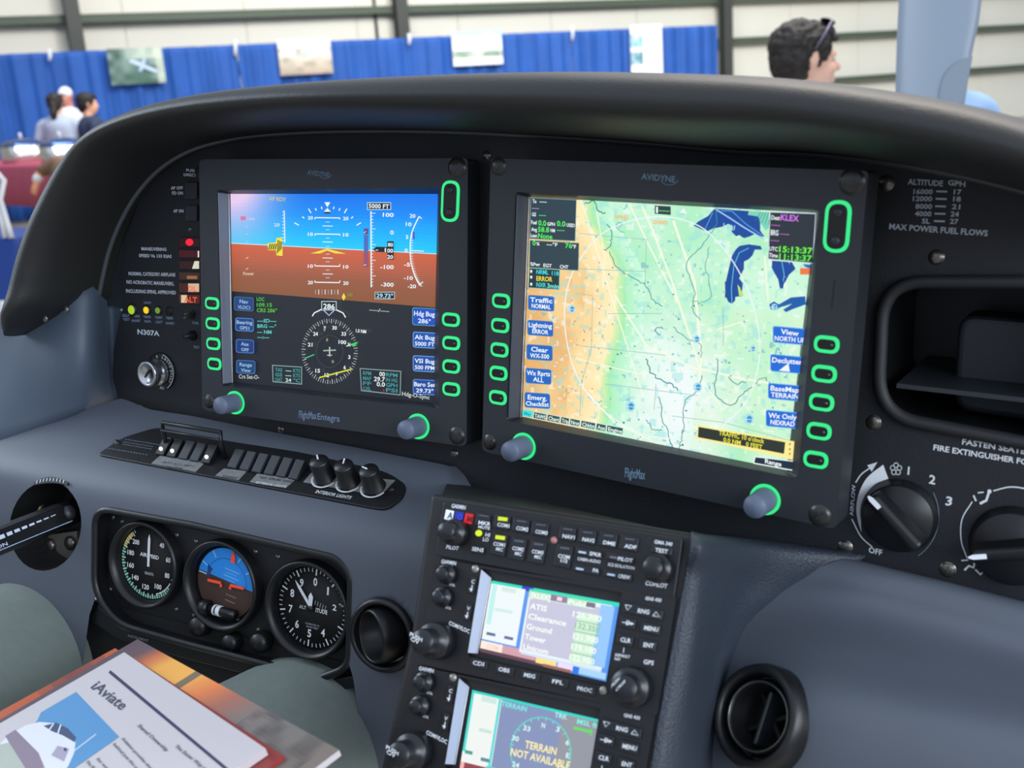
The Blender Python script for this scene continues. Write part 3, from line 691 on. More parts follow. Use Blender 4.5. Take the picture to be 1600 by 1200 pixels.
bezP = [(311, 249), (731, 247), (729, 698), (316, 641)]; holeP = rpoly([(338, 297), (686, 293), (686, 638), (346, 603)], 4, 3); scrP = [(360, 303), (684, 303), (683, 631), (365, 597)]
pfd, fP = display('primary_flight_display', 'left flight display showing blue sky and brown ground horizon', PF, bezP, holeP, scrP, .012,
    [(332, 474), (333, 505.5), (334, 537), (335.5, 568.5)], [(705, 499.5), (705.5, 536), (705.5, 572.5), (705.5, 608)], (704, 314.5), [(368, 629, 0), (654, 666, 0)],
    [(714, 262, .0066), (714, 681, .0058), (327, 627, .005)])
bezM = [(767, 247), (1357, 267), (1306, 827), (753, 705)]; holeM = rpoly([(805, 300), (1282, 327), (1247, 748), (791, 657)], [5, 12, 12, 5], 3); scrM = [(829, 308), (1275, 333), (1242, 737), (816, 651)]
mfd, fM = display('multifunction_display', 'right flight display showing a colourful moving map', PM, bezM, holeM, scrM, .012,
    [(783.5, 470), (782, 508.5), (781, 546.5), (779.5, 583), (778.5, 621)], [(1292, 538), (1288, 584), (1284, 628.5), (1280, 673.5), (1275, 718)], (1308.5, 354), [(819, 697, 0), (1196, 780, 0)],
    [(779, 260, .0055), (1331, 284, .0066), (1281, 806, .006), (765, 691, .005)], bev=mat('bevel_painted_dim_sheen', (66, 71, 82), .4))  # this bevel has a dimmer sheen painted into its colour
slot_g.obj('card_slot', M_dark, mfd)
lettering('maker_lettering', fP, [('AVIDYNE', (480, 273), (515, 277), 8)], pfd, (92, 116, 140), extra=lambda c: c.arc(508, 271, 10, 8, 200, 350, 1.0, (92, 116, 140), 14))
lettering('model_lettering', fP, [('FlightMax', (467, 653), (495, 655), 12), ('Entegra', (496, 655), (531, 659), 10)], pfd, (104, 120, 146))
lettering('maker_lettering', fM, [('AVIDYNE', (1002, 280), (1055, 285), 10)], mfd, (104, 130, 150), extra=lambda c: c.arc(1046, 279, 14, 10, 200, 350, 1.2, (92, 116, 140), 14))
lettering('model_lettering', fM, [('FlightMax', (976, 745), (1008, 749), 15)], mfd, (104, 130, 150))
# ------------------------------------------------------------------ artwork on the left display
def softlabel(c, x0, y0, x1, y1, a, b, fill=(24, 78, 150), edge=(96, 150, 214), hh=6.2, sl=.055, lit=False, tc=(225, 240, 255)):
    d = (x1 - x0) * sl; P = [(x0, y0), (x1, y0 + d), (x1, y1 + d), (x0, y1)]
    c.rr(P, 4, edge); c.rr([(x0 + 1.2, y0 + 1.3), (x1 - 1, y0 + d + 1.2), (x1 - 1, y1 + d - 1.5), (x0 + 1.2, y1 - 1.2)], 3.5, fill)
    w_ = x1 - x0; hgt = y1 - y0
    la, lb = min(.9, .105 * len(a) + .12), min(.9, .105 * len(b) + .1)
    ya, yb = y0 + hgt * .46, y0 + hgt * .86
    c.text(a, (x0 + w_ * (1 - la) / 2, ya + d * .1), (x0 + w_ * (1 + la) / 2, ya + d * .9), hh, tc)
    if b: c.text(b, (x0 + w_ * (1 - lb) / 2, yb + d * .1), (x0 + w_ * (1 + lb) / 2, yb + d * .9), hh * .92, tc)
def polar_hz(c): pass
g = MB(); c = Cv(g, PF, h=.0001)
tl, tr_, br, bl = [np.array(p, float) for p in scrP]
N, Mr = 70, 60
def pf_col(u, v):                                           # sky over ground over the dark lower half; v measured on the screen
    hor = .262 + .024 * u; low = .515 + .025 * u
    if v < hor: 
        t = v / hor; return mixc(mixc((0, 108, 232), (0, 168, 255), t * 1.6), (18, 206, 255), (t - .55) * 2)
    if v < low:
        t = (v - hor) / (low - hor); return mixc((222, 104, 62), (138, 86, 50), t ** .6)
    return (26, 29, 36)
us = np.linspace(0, 1, N + 1); vs = np.linspace(0, 1, Mr + 1)
hz = lambda u: quad(scrP, u, .262 + .024 * u); lw = lambda u: quad(scrP, u, .515 + .025 * u)
def vrows(f0, f1, n, colf):
    rows, cols = [], []
    for i in range(n + 1):
        rows.append([c.m(*quad(scrP, u, f0(u) + (f1(u) - f0(u)) * i / n)) for u in us])
        if i < n: cols.append([colf((j + .5) / N, (i + .5) / n) for j in range(N)])
    g.grid(rows, cols=cols, smooth=False)
H0 = lambda u: .262 + .024 * u; L0 = lambda u: .517 + .025 * u
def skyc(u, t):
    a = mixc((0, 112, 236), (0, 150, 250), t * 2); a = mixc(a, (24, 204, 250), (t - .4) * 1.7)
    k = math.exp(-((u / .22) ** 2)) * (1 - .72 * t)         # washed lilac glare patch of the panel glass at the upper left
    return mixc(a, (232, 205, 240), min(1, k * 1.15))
def grdc(u, t): return mixc(mixc((212, 98, 62), (160, 92, 66), t * 1.6), (140, 86, 50), (t - .4) * 1.6)
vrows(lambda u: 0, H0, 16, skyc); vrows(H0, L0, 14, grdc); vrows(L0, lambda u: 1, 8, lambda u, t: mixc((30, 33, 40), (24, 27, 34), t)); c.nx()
WH = (238, 246, 250); YE = (240, 224, 60); CY = (90, 200, 190); GN = (70, 190, 60)
c.line([hz(0), hz(1)], 1.4, (200, 226, 240))
# pitch ladder (centre x 512)
for y, n_ in ((340, '20'), (365.5, '10'), (415.5, '10'), (441, '20')):
    c.line([(492, y), (531, y + .6)], 1.6, WH); c.text(n_, (481, y + 3), (489, y + 3), 5.5, WH); c.text(n_, (536, y + 4), (544.5, y + 4), 5.5, WH)
    up_ = -3 if y > 390 else 3
    c.line([(492, y), (492, y + up_)], 1.2, WH); c.line([(531, y), (531, y + up_)], 1.2, WH)
for y in (353, 378, 403, 428): c.line([(504, y), (520, y + .3)], 1.1, WH)
for y in (347, 359, 372, 385, 397, 409, 422, 434): c.line([(509, y), (515, y)], .8, (210, 230, 240))
for d in (-60, -45, -30, -20, -10, 10, 20, 30, 45, 60):
    a = math.radians(d); r0, r1 = 52, (60 if abs(d) in (30, 60) else 56); cx, cy = 512, 378
    c.line([(cx + r0 * math.sin(a), cy - r0 * math.cos(a)), (cx + r1 * math.sin(a), cy - r1 * math.cos(a))], 1.6, WH)
c.poly([(507, 316), (516, 316), (511.5, 324)], WH); c.poly([(511.5, 325), (506, 331), (517, 331)], WH); c.rect(506.5, 331, 516, 333.5, (20, 24, 30))
c.poly([(485, 396), (511, 388.5), (511, 391.5), (500, 396)], YE); c.poly([(511, 388.5), (541, 396.5), (524, 396), (511, 391.5)], YE)
# airspeed tape
c.line([(444, 329), (445, 379)], 1.4, WH)
for i in range(10): c.line([(441, 331 + 5 * i), (444.5, 331 + 5 * i)], .9, WH)
c.text('20', (428, 354), (437, 354), 5.5, (190, 225, 245))
c.poly([(418, 380), (431, 379), (432, 372), (441, 371), (441.5, 400), (432, 399), (431, 391), (419, 391)], YE)
for i in range(4): c.line([(420 + 3.2 * i, 390), (422.5 + 3.2 * i, 381)], 1.6, (20, 22, 24))
for i in range(4): c.line([(433 + 2. * i, 396 - 2 * i), (434.5 + 2. * i, 375 + 1 * i)], 1.2, (20, 22, 24))
c.text('AP RDY', (420, 313), (447, 315), 6.5, (190, 196, 110))
c.rect(376, 338, 384, 344, (214, 120, 160)); c.text('2000', (388, 344), (398, 344), 4, (200, 200, 235))
for y in (342, 354, 366, 378): c.line([(384, y), (388, y)], .8, (180, 215, 240))
for y in (403, 420): c.line([(384, y + 1), (388, y - 1)], 1.2, (235, 200, 180))
c.text('Power', (380, 430), (397, 430), 5.5, (225, 190, 165))
# altitude tape
c.box(573.5, 316, 611, 328, (14, 18, 26), (180, 220, 245), 1.2); c.text('5000 FT', (576, 325), (608, 326), 7, WH)
c.line([(579.5, 330), (580, 449)], 1.8, WH)
for i in range(24): c.line([(580, 333 + 4.9 * i), (583 if i % 5 else 587, 333.2 + 4.9 * i)], .9, WH)
for t_, x0, y in (('100', 598, 338.5), ('0', 609.5, 366), ('-100', 594, 420), ('-300', 595, 447.5)): c.text(t_, (x0, y), (615, y + .5), 6.4, WH)
c.poly([(583, 390), (588, 385.5), (605, 386), (605, 377), (615, 377), (615, 406), (605, 405), (605, 394), (588, 393.5)], (16, 20, 28))
c.text('80', (606, 385), (614, 385.5), 6, WH); c.text('00', (605, 394.5), (614, 395), 6.4, WH); c.text('20', (605, 404), (614, 404.5), 6, WH); c.text('-  1', (587, 392.5), (603, 393.5), 6, WH)
for y0, y1, cc in ((357, 366, (92, 70, 150)), (367, 394, (76, 106, 190)), (394, 418, (150, 80, 110))): c.rect(568.5, y0, 575.5, y1, cc)
c.line([(568.5, 364), (572, 361.5)], .9, WH); c.line([(568.5, 415), (572, 413)], .9, WH)
# vertical speed arc
arcp = [(655, 338), (649, 350), (644, 362), (641.5, 376), (641, 392), (642, 408), (645.5, 423), (650.5, 436), (656, 446)]
ap = catmull([np.array(p) for p in arcp], 4); c.line(ap, 1.8, WH)
for i, q in enumerate(ap):
    if i > 8 and i % 1 == 0: c.line([q, q + np.array([4, (q[1] - 392) * .03])], .8, WH)
for t_, x0, x1, y in (('20', 640, 649, 340), ('10', 634, 643, 353), ('5', 634, 638, 373), ('0', 632, 637, 394), ('-5', 631, 641, 416), ('-10', 631, 645, 437), ('-20', 637, 650, 450)): c.text(t_, (x0, y), (x1, y + .4), 6, WH)
c.line([(655, 446), (661, 440)], 1.4, WH); c.line([(655, 338), (659, 342)], 1.4, WH); c.line([(642, 391.5), (662, 392.5)], 1.8, (200, 240, 250)); c.rect(645, 362, 648, 374, (80, 80, 190))
for i in range(8): c.line([(493 + 5 * i, 452.5), (493 + 5 * i, 460)], 1., WH if i % 2 else (150, 170, 170))
c.poly([(537, 458), (534, 464), (537, 470), (540, 464)], YE); c.text('OBS', (543, 462.5), (551, 463), 5, (110, 150, 50))
c.box(585.5, 456, 617, 467.5, (14, 18, 26), (190, 200, 205), 1.1); c.text('29.73"', (588, 465), (614, 466), 7, (170, 225, 240))
# soft key labels
BLU = (24, 62, 128)
softlabel(c, 365.5, 463, 396.5, 485, 'Nav', 'VLOC1', BLU, (60, 104, 130), 6, tc=(150, 185, 220)); softlabel(c, 367.5, 496, 396.5, 517, 'Bearing', 'GPS1', BLU, (80, 130, 200), 5.6, tc=(150, 190, 225))
softlabel(c, 368.5, 529.5, 397, 551, 'Aux', 'OFF', (18, 52, 122), (70, 116, 190), 5.6, tc=(150, 190, 225)); softlabel(c, 369, 562, 399, 583, 'Range', 'View', (20, 60, 120), (70, 110, 160), 5.6, tc=(140, 190, 215))
softlabel(c, 644, 480, 682, 508, 'Hdg Bug', '286°', (22, 78, 190), (80, 150, 160), 7.6); softlabel(c, 645, 518, 682, 543, 'Alt Bug', '5000 FT', (22, 80, 176), (110, 160, 220), 7)
softlabel(c, 645, 555, 682, 580, 'VSI Bug', '500 FPM', (20, 72, 160), (110, 160, 220), 7); softlabel(c, 645, 592, 682, 616, 'Baro Set', '29.73"', (20, 66, 150), (90, 140, 210), 7)
for t_, y, cc in (('LOC', 470, GN), ('109.15', 479, GN), ('CRS 286°', 487.5, (90, 180, 60))): c.text(t_, (401, y), (401 + 4 * len(t_), y + .6), 6, cc)
for t_, y in (('---ID---', 503.5), ('BRG ---°', 512), ('--- NM', 521), ('--:--', 529)): c.text(t_, (402, y), (402 + 3.7 * len(t_), y + .6), 5.6, CY)
c.text('Crs Set-O-', (373, 591), (405, 592.5), 6.5, (180, 190, 190)); c.text('Hdg-O-Sync', (628, 618), (671, 624), 6.5, (190, 200, 200))
c.text('----/----', (577, 486), (608, 488.5), 5, (190, 200, 200))
# compass rose
cx, cy, rx, ry = 515, 549, 44, 51
c.arc(cx, cy, 21, 25, 0, 360, .8, (60, 66, 74))
for i in range(72):
    a = math.radians(i * 5 + 4); k = .9 if i % 2 else .86
    c.line([(cx + rx * math.sin(a), cy - ry * math.cos(a)), (cx + rx * k * math.sin(a), cy - ry * k * math.cos(a))], .9, (150, 152, 160) if i % 2 else (205, 208, 212)); c.h -= c.step
c.nx()
for t_, a in (('W', -14), ('30', 14), ('33', 44), ('N', 74), ('3', 104), ('6', 132), ('9', 160), ('12', 188), ('15', 216), ('21', -74), ('24', -44)):
    r = math.radians(a); x, y = cx + rx * .72 * math.sin(r), cy - ry * .74 * math.cos(r) + 2.5; w_ = 3.6 * len(t_); c.text(t_, (x - w_ / 2, y), (x + w_ / 2, y + .3), 6, WH)
c.line([(488, 494), (491, 489), (502, 483.5)], 1.8, WH); c.line([(525, 484), (536, 489), (540, 496)], 1.8, WH)
c.box(502, 470.5, 526, 485, (16, 20, 26), (190, 214, 214), 1.2); c.text('286', (505, 482.5), (523, 483.5), 8.5, WH); c.line([(506, 485), (514, 493), (522, 485)], 1.6, (190, 190, 240))
c.line([(499, 590), (549, 577)], 2.2, (214, 218, 50)); c.line([(476, 560), (491, 554)], 1.6, (70, 200, 140)); c.line([(541, 541), (556, 536)], 1.4, (200, 240, 210)); c.poly([(546, 538), (560, 534), (553, 542)], (60, 210, 100))
c.line([(505, 548), (525, 547)], 2, (160, 180, 170)); c.line([(515, 542), (515, 557)], 2, (180, 200, 190)); c.line([(511, 555), (519, 555)], 1.4, (180, 200, 190))
for x, y in ((507, 515), (511, 531), (520, 565)): c.disc(x, y, 1.6, 2.6, (120, 150, 110))
c.text('1.0 NM', (556, 519), (572, 521), 5.5, WH); c.text('100', (529, 537), (541, 538), 6, WH)
c.poly([(425, 570), (472, 573), (472, 601), (426, 597)], (130, 160, 160)); c.poly([(426.5, 571.5), (470.6, 574.3), (470.6, 599.4), (427.3, 595.6)], (16, 32, 38))
for i, (a, b, d) in enumerate((('TAS', '---', 'KTS'), ('GS', '---', 'KTS'), ('OAT', '24', '°C'))):
    y = 580 + 7.6 * i; c.text(a, (430, y), (441, y + .8), 5.6, (70, 150, 150)); c.text(b, (446, y + 1), (455, y + 1.6), 5.6, (200, 220, 215)); c.text(d, (458, y + 1.6), (469, y + 2.3), 5.6, (70, 150, 150))
c.poly([(562, 575), (627, 579.5), (626, 618), (564, 611)], (130, 150, 155)); c.poly([(563.4, 576.6), (625.4, 581), (624.6, 616.2), (565.4, 609.4)], (18, 26, 34))
for i, (a, b, d) in enumerate((('RPM', '00', 'RPM'), ('MAP', '29.7', 'IN HG'), ('FF', '0.0', 'GPH'), ('OIL', '', 'PSI'))):
    y = 585.5 + 8 * i; c.text(a, (567, y), (580, y + 1), 6, (60, 140, 140)); c.text(d, (603, y + 2.4), (621, y + 4), 6, (60, 150, 150))
    if b: c.text(b, (601 - 4.2 * len(b), y + 1.8), (601.5, y + 2.8), 7, (225, 235, 235))
c.rect(598, 608, 601, 612, (130, 24, 50))
g.obj('screen_image', GLOW, pfd)

# ------------------------------------------------------------------ artwork on the right display (moving map)
g = MB(); c = Cv(g, PM, h=.0001)
def mapc(u, v):
    n = vn(u * 9, v * 8, 1); n2 = vn(u * 26, v * 22, 2); n3 = vn(u * 60, v * 52, 6)
    b = float(np.interp(v, [0, .1, .2, .3, .5, .7, .85, 1], [.19, .20, .25, .325, .312, .285, .275, .27])) + .03 * (vn(v * 14, 3.3, 4) - .5)
    d = u - b
    if d < -.11: q = mixc((226, 168, 98), (250, 214, 150), n * .8 + n2 * .4 + (u - .05) * 2)
    elif d < 0: q = mixc((252, 218, 156), (253, 240, 190), (d + .11) / .11 + (n2 - .5) * .5)
    elif d < .035: q = mixc((230, 240, 176), (160, 238, 176), d / .035)
    elif d < .1: q = mixc((176, 240, 192), (204, 250, 224), (d - .035) / .065)
    else:
        q = mixc((176, 240, 196), (208, 248, 220), n * 1.2 - .1); wht = max(0, 1 - math.hypot((u - .56) * 1.5, v - .8) * 2.3)
        q = mixc(q, (240, 250, 248), wht * 1.3 + (n2 - .5) * .4)
        if u > .62 and v > .4: q = mixc(q, (214, 242, 196), .45 * n)
    if u < .16 and v > .35: q = mixc(q, (212, 140, 72), .6 * max(0, n2 - .35))
    if n3 > .78: q = mixc(q, (150, 224, 226), .45)
    elif n3 < .16: q = mixc(q, (250, 252, 250), .5)
    if vn(u * 75, v * 64, 12) > .9: q = mixc(q, (110, 180, 190), .6)
    return q
NU, NV = 150, 128
rows = [[c.m(*quad(scrM, j / NU, i / NV)) for j in range(NU + 1)] for i in range(NV + 1)]
g.grid(rows, cols=[[mapc((j + .5) / NU, (i + .5) / NV) for j in range(NU)] for i in range(NV)], smooth=False); c.nx()
z1 = lambda L, ox, oy, k=5.333: [(ox + x / k, oy + y / k) for x, y in L]
WAT = (4, 70, 156)
c.poly(z1([(355, 458), (640, 478), (635, 510), (720, 525), (735, 560), (735, 640), (770, 690), (740, 690), (690, 670), (650, 690), (600, 705), (560, 680), (535, 690), (495, 650), (510, 610), (470, 585), (420, 610), (340, 625), (290, 650), (230, 625), (180, 600), (220, 565), (300, 520)], 1050, 240), WAT)
c.poly(z1([(640, 478), (810, 488), (808, 620), (780, 640), (740, 585), (720, 525), (640, 510)], 1050, 240), (120, 214, 186))
for i in range(5): c.line(z1([(690 + 28 * i, 560 - 10 * i + 20 * i), (740 + 22 * i, 490)], 1050, 240), .9, (50, 120, 110))
c.line(z1([(355, 458), (470, 530), (600, 615), (770, 715)], 1050, 240), 2.0, (170, 205, 250)); c.line(z1([(410, 475), (500, 480), (620, 590), (750, 680)], 1050, 240), 1.2, (90, 170, 230)); c.line(z1([(340, 490), (270, 640)], 1050, 240), 1, (90, 180, 230))
c.poly(z1([(560, 770), (640, 755), (740, 770), (750, 800), (690, 800), (670, 850), (640, 880), (600, 900), (600, 960), (560, 1040), (590, 1080), (580, 1190), (440, 1200), (450, 1060), (480, 930), (500, 850), (530, 800)], 1050, 240), WAT)
c.poly(z1([(440, 0), (575, 0), (580, 40), (535, 80), (525, 160), (500, 185), (470, 170), (445, 120)], 1050, 440), WAT)
c.poly(z1([(600, 1180), (560, 1190), (570, 1120), (545, 1090)], 1050, 240), (190, 226, 110))
c.line(z1([(500, 180), (495, 60), (515, -130), (560, -240), (640, -280)], 1050, 440), 1.2, (90, 200, 220))
c.poly(z1([(835, 892), (1000, 905), (1030, 960), (975, 1010), (950, 1060), (900, 1130), (885, 1050), (850, 990), (830, 950)], 1050, 240), WAT)
c.line(z1([(915, 900), (935, 1010), (915, 1130)], 1050, 240), 1.1, (110, 200, 230)); c.poly(z1([(1090, 920), (1160, 925), (1150, 960), (1110, 945)], 1050, 240), (40, 110, 190))
c.poly(z1([(890, 190), (990, 132), (1110, 122), (1115, 190), (1000, 232), (950, 255), (925, 235), (1000, 185), (900, 215), (870, 235), (825, 235), (810, 190), (850, 165)], 1050, 440), (10, 90, 170))
c.poly(z1([(895, 0), (935, 0), (925, 60), (905, 55)], 1050, 440), WAT)
c.rect(1250, 419, 1267, 429, (240, 120, 60))
# airways, rivers, borders
AW = (248, 250, 226)
for L, wd in (([(908, 312), (948, 440), (1005, 620)], 1.6), ([(930, 318), (945, 400), (942, 450)], 1.4), ([(984, 320), (1012, 380), (1058, 470)], 2.2), ([(1003, 322), (1020, 360), (1050, 440), (1095, 580)], 2.6),
              ([(1052, 345), (1085, 440), (1096, 560), (1092, 600)], 3.4), ([(960, 460), (1010, 540), (1090, 578)], 2.4), ([(1090, 575), (1150, 590), (1210, 600)], 2.6), ([(900, 560), (1000, 585), (1090, 580)], 1.4),
              ([(1090, 585), (1130, 640), (1180, 600)], 2), ([(1195, 400), (1200, 470)], 2.2), ([(905, 600), (960, 660), (1040, 700)], 1.8), ([(1120, 515), (1170, 500)], 1.8)): c.line(L, wd * 1.05, AW)
RV = (58, 142, 150)
def river(L, wd=1.3, col=RV, amp=2.2, s=1):
    P = catmull([np.array(p, float) for p in L], 7); c.line([p + np.array([amp * (vn(i * .9, s) - .5) * 2, amp * (vn(i * .9, s + 9) - .5) * 2]) for i, p in enumerate(P)], wd, col)
for i, (L, wd) in enumerate((([(913, 318), (925, 315), (935, 330), (946, 332)], 1.8), ([(950, 352), (955, 365), (953, 385), (942, 392)], 1.5), ([(952, 395), (967, 420), (985, 432), (1008, 446), (1020, 470), (1035, 478)], 1.3), ([(1120, 320), (1118, 350), (1100, 380), (1080, 400), (1074, 420), (1085, 455), (1082, 480), (1092, 500)], 1.2),
        ([(1108, 385), (1104, 420), (1112, 460), (1098, 472), (1085, 470)], 1), ([(1050, 510), (1075, 530), (1092, 535), (1096, 560)], 1.2), ([(1010, 560), (1015, 580), (1030, 592), (1048, 600), (1060, 610)], 1.8), ([(1121, 560), (1120, 585), (1118, 615), (1142, 634), (1160, 615), (1175, 605)], 1.5),
        ([(1098, 585), (1090, 610), (1070, 630), (1068, 660), (1065, 690), (1060, 700)], 1.3), ([(1030, 620), (1035, 650), (1045, 680), (1050, 700)], 1.4), ([(1010, 655), (1020, 670), (1035, 672)], 1.2), ([(1140, 590), (1150, 600), (1165, 596)], 1.4), ([(1180, 600), (1195, 590), (1200, 596)], 1.2),
        ([(1205, 560), (1215, 545), (1222, 555)], 1.2), ([(1035, 512), (1022, 515), (1030, 525)], 1.6), ([(975, 365), (962, 352), (980, 345)], 1))): river(L, wd, s=i + 1)
SB = (150, 190, 180)
for L in ([(905, 365), (960, 370), (1010, 374)], [(905, 420), (1000, 424), (1010, 424)], [(926, 462), (924, 545), (908, 600), (906, 650)], [(926, 462), (900, 458)], [(950, 490), (1035, 490)], [(1010, 375), (1008, 445)], [(905, 540), (1040, 555)], [(1025, 600), (1022, 640)], [(1130, 480), (1130, 540)], [(1050, 650), (1130, 660), (1240, 690)], [(945, 600), (1090, 618)], [(1065, 500), (1050, 490)]): c.line(L, .9, SB)
for i in range(150):                                        # airport dots
    x, y = random.uniform(930, 1235), random.uniform(400, 715)
    if 1130 < x < 1165 and y < 480 or (y > 655 and x > 1085): continue
    c.disc(x, y, random.uniform(.7, 1.9), random.uniform(.7, 1.9), random.choice([(60, 150, 180), (120, 190, 220), (70, 120, 110), (190, 180, 225), (150, 220, 230), (255, 255, 255)]), 7)
for i in range(70):
    x, y = random.uniform(860, 940), random.uniform(460, 640)
    c.disc(x, y, random.uniform(.8, 2.4), random.uniform(.8, 2.2), random.choice([(140, 214, 214), (250, 230, 190), (210, 150, 100), (180, 190, 220)]), 7)
for x, y, r in ((893, 483, 6), (1088, 530, 6), (1090, 605, 7), (985, 635, 8), (1170, 655, 8), (1176, 545, 5), (1210, 480, 5)):
    c.disc(x, y, r, r * 1.1, (170, 224, 240), 12); c.disc(x + 1, y, r * .55, r * .7, (50, 150, 200), 9); c.line([(x - r, y), (x + r, y + 1)], 1, (220, 240, 255))
rng = catmull([np.array(p, float) for p in ((1062, 686), (1010, 680), (960, 655), (920, 618), (893, 565), (882, 500), (888, 445), (908, 402), (940, 366), (985, 345), (1040, 339), (1090, 352), (1125, 382), (1155, 425), (1176, 475), (1187, 530), (1183, 580), (1166, 628), (1130, 665))], 6)
c.line(rng, 1.7, WH); c.text('WIND', (960, 342), (982, 343), 6.5, (250, 170, 90)); c.text('0000', (1020, 350), (1042, 351), 6.5, (244, 176, 96)); c.text('ORD', (1115, 380), (1138, 382), 5.5, WH)
c.text('I e U', (1130, 356), (1148, 360), 8, (170, 214, 240))
c.poly([(1062, 332), (1068, 325), (1074, 334)], WH); c.poly([(1023, 321), (1048, 322.5), (1048, 336), (1023, 334)], (30, 60, 60)); c.text('---', (1029, 331), (1046, 332), 6, (110, 230, 120)); c.rect(1025, 323, 1028, 333, WH)
# upper left data boxes
DK = (40, 62, 72)
c.poly([(829, 308), (901, 312), (899, 377), (827, 373)], (110, 150, 150)); c.poly([(830, 309.5), (900, 313), (898, 376), (828, 372.5)], DK)
GT = (80, 240, 90)
for t_, a, b, hh, cc in (('To', (832, 317), (838, 317.5), 6, WH), ('---', (843, 317), (854, 317.5), 5, WH), ('---', (831, 327), (842, 327.5), 5, (190, 170, 220)), ('GS', (831, 337.5), (837.5, 338), 6, WH), ('---', (842, 338), (853, 338.5), 5, GT),
    ('Fuel', (830, 350), (838.5, 350.5), 6, WH), ('0.0', (841, 352), (853.5, 353), 8.5, GT), ('GPH', (855, 352.5), (867, 353), 5.5, WH), ('0.0', (870, 353), (883.5, 354), 8.5, GT), ('USED', (885, 354), (898, 355), 5.5, WH),
    ('Avg', (830, 361), (839, 361.5), 6, WH), ('58.8', (840.5, 362), (858, 363), 8, GT), ('NM', (860, 362.5), (867, 363), 5.5, WH), ('---', (870, 361.5), (882, 362), 5, GT), ('Lean', (829, 370.5), (839, 371), 6, WH), ('None', (840.5, 372), (863, 373.5), 8, GT)): c.text(t_, a, b, hh, cc)
c.poly([(827.5, 375), (905, 379.5), (904, 423), (826.5, 418.5)], (110, 150, 150)); c.poly([(828.5, 376), (904, 380.5), (903, 422), (827.5, 417.5)], DK)
for t_, a, b, hh, cc in (('0', (832, 383), (837, 383.5), 7.5, GT), ('%', (838, 383), (843, 383.5), 5, WH), ('---°F', (854, 384), (871, 385), 5.5, WH), ('76', (883, 387), (894, 388), 7.5, GT), ('°F', (894, 388), (900, 388.5), 6, WH),
    ('%Pwr', (828.5, 415), (844, 416), 5.5, WH), ('EGT', (849, 417), (862, 418), 5.5, WH), ('CHT', (874.5, 419), (888, 420), 5.5, WH)): c.text(t_, a, b, hh, cc)
c.poly([(826.5, 418), (875, 421), (874, 453), (825, 450)], (150, 190, 170)); c.poly([(827.5, 419.2), (874, 422), (873, 452), (826, 449)], (26, 52, 58))
for t_, a, b, hh, cc in (('NRML', (838, 428), (857, 429), 7, (60, 220, 230)), ('118', (862, 430), (873, 430.5), 6.5, (60, 220, 230)), ('ERROR', (838, 438.5), (863, 440), 7.5, (240, 224, 60)), ('NXR', (838, 448), (853, 449), 7, (60, 220, 220)), ('3min', (855, 449.5), (873, 451), 7, (110, 240, 220))): c.text(t_, a, b, hh, cc)
for y in (424, 433, 444): c.disc(830, y, 1.8, 2.6, WH, 8)
# upper right data box
c.poly([(1203, 331), (1275, 333.5), (1271, 412), (1200, 405)], (200, 200, 226)); c.poly([(1204, 332), (1274, 334.5), (1269, 410.5), (1201, 404)], (34, 44, 52))
MG = (214, 120, 240)
for t_, a, b, hh, cc in (('Dest', (1205, 343), (1218.5, 344), 7, WH), ('KLEX', (1219.5, 344), (1248, 346), 9.5, MG), ('---', (1205, 353), (1219, 354), 4.5, MG), ('BRG', (1204, 367), (1216, 368), 8.5, WH), ('---', (1219, 367), (1233, 368), 4.5, MG), ('---', (1204, 377), (1217, 378), 4.5, MG),
    ('UTC', (1201.5, 391.5), (1215, 392.5), 6.5, WH), ('15:13:37', (1217, 393.5), (1269, 396.5), 9.5, (110, 255, 60)), ('Time', (1201.5, 401.5), (1215, 402.5), 6.5, WH), ('11:13:37', (1217, 405), (1268, 408.5), 9.5, (90, 245, 60))): c.text(t_, a, b, hh, cc)
# soft key labels
LB = (22, 100, 196)
for x0, y0, x1, y1, a, b in ((825, 460.5, 866, 484, 'Traffic', 'NORMAL'), (824, 499.5, 864.5, 523.5, 'Lightning', 'ERROR'), (822.5, 537.5, 863.5, 561.5, 'Clear', 'WX-500'), (821, 574.5, 861.5, 598.5, 'Wx Rprts', 'ALL'), (819.5, 612.5, 859.5, 636.5, 'Emerg.', 'Checklist')):
    softlabel(c, x0, y0, x1, y1, a, b, LB, (60, 124, 190), 7.6, .07, tc=(240, 250, 255))
for x0, y0, x1, y1, a, b in ((1207.5, 509, 1260, 535, 'View', 'NORTH UP'), (1203.5, 553, 1256, 580, 'Declutter', ''), (1200, 598, 1252, 623, 'BaseMap', 'TERRAIN'), (1196.5, 640, 1248.5, 666, 'Wx Only', 'NEXRAD')):
    softlabel(c, x0, y0, x1, y1, a, b, (12, 104, 214), (90, 160, 240), 8.2, .09, tc=(245, 250, 255))
c.poly([(1217, 579), (1230, 569), (1232, 567), (1234, 581)], WH)
c.poly([(1090, 664.5), (1243, 690), (1240, 719), (1088, 685)], (252, 238, 150)); c.poly([(1091.5, 667), (1227, 691), (1225, 709), (1090.5, 683)], (40, 48, 38))
c.text('TRAFFIC 10 o\'clock', (1123, 679.5), (1194, 693), 7.5, (236, 230, 60)); c.text('0.0 NM   0 FEET', (1130, 690), (1191, 702), 7, (236, 230, 60))
for y in (694, 702, 709): c.disc(1234, y, 1.6, 2, (190, 140, 60), 8)
c.poly([(1179, 713), (1241, 720), (1240, 736), (1177, 724.5)], WH); c.poly([(1180.5, 714.5), (1239.5, 721.5), (1238.5, 734), (1178.5, 723)], (26, 44, 58)); c.text('Range', (1195, 723.5), (1221, 729), 7, (240, 250, 255))
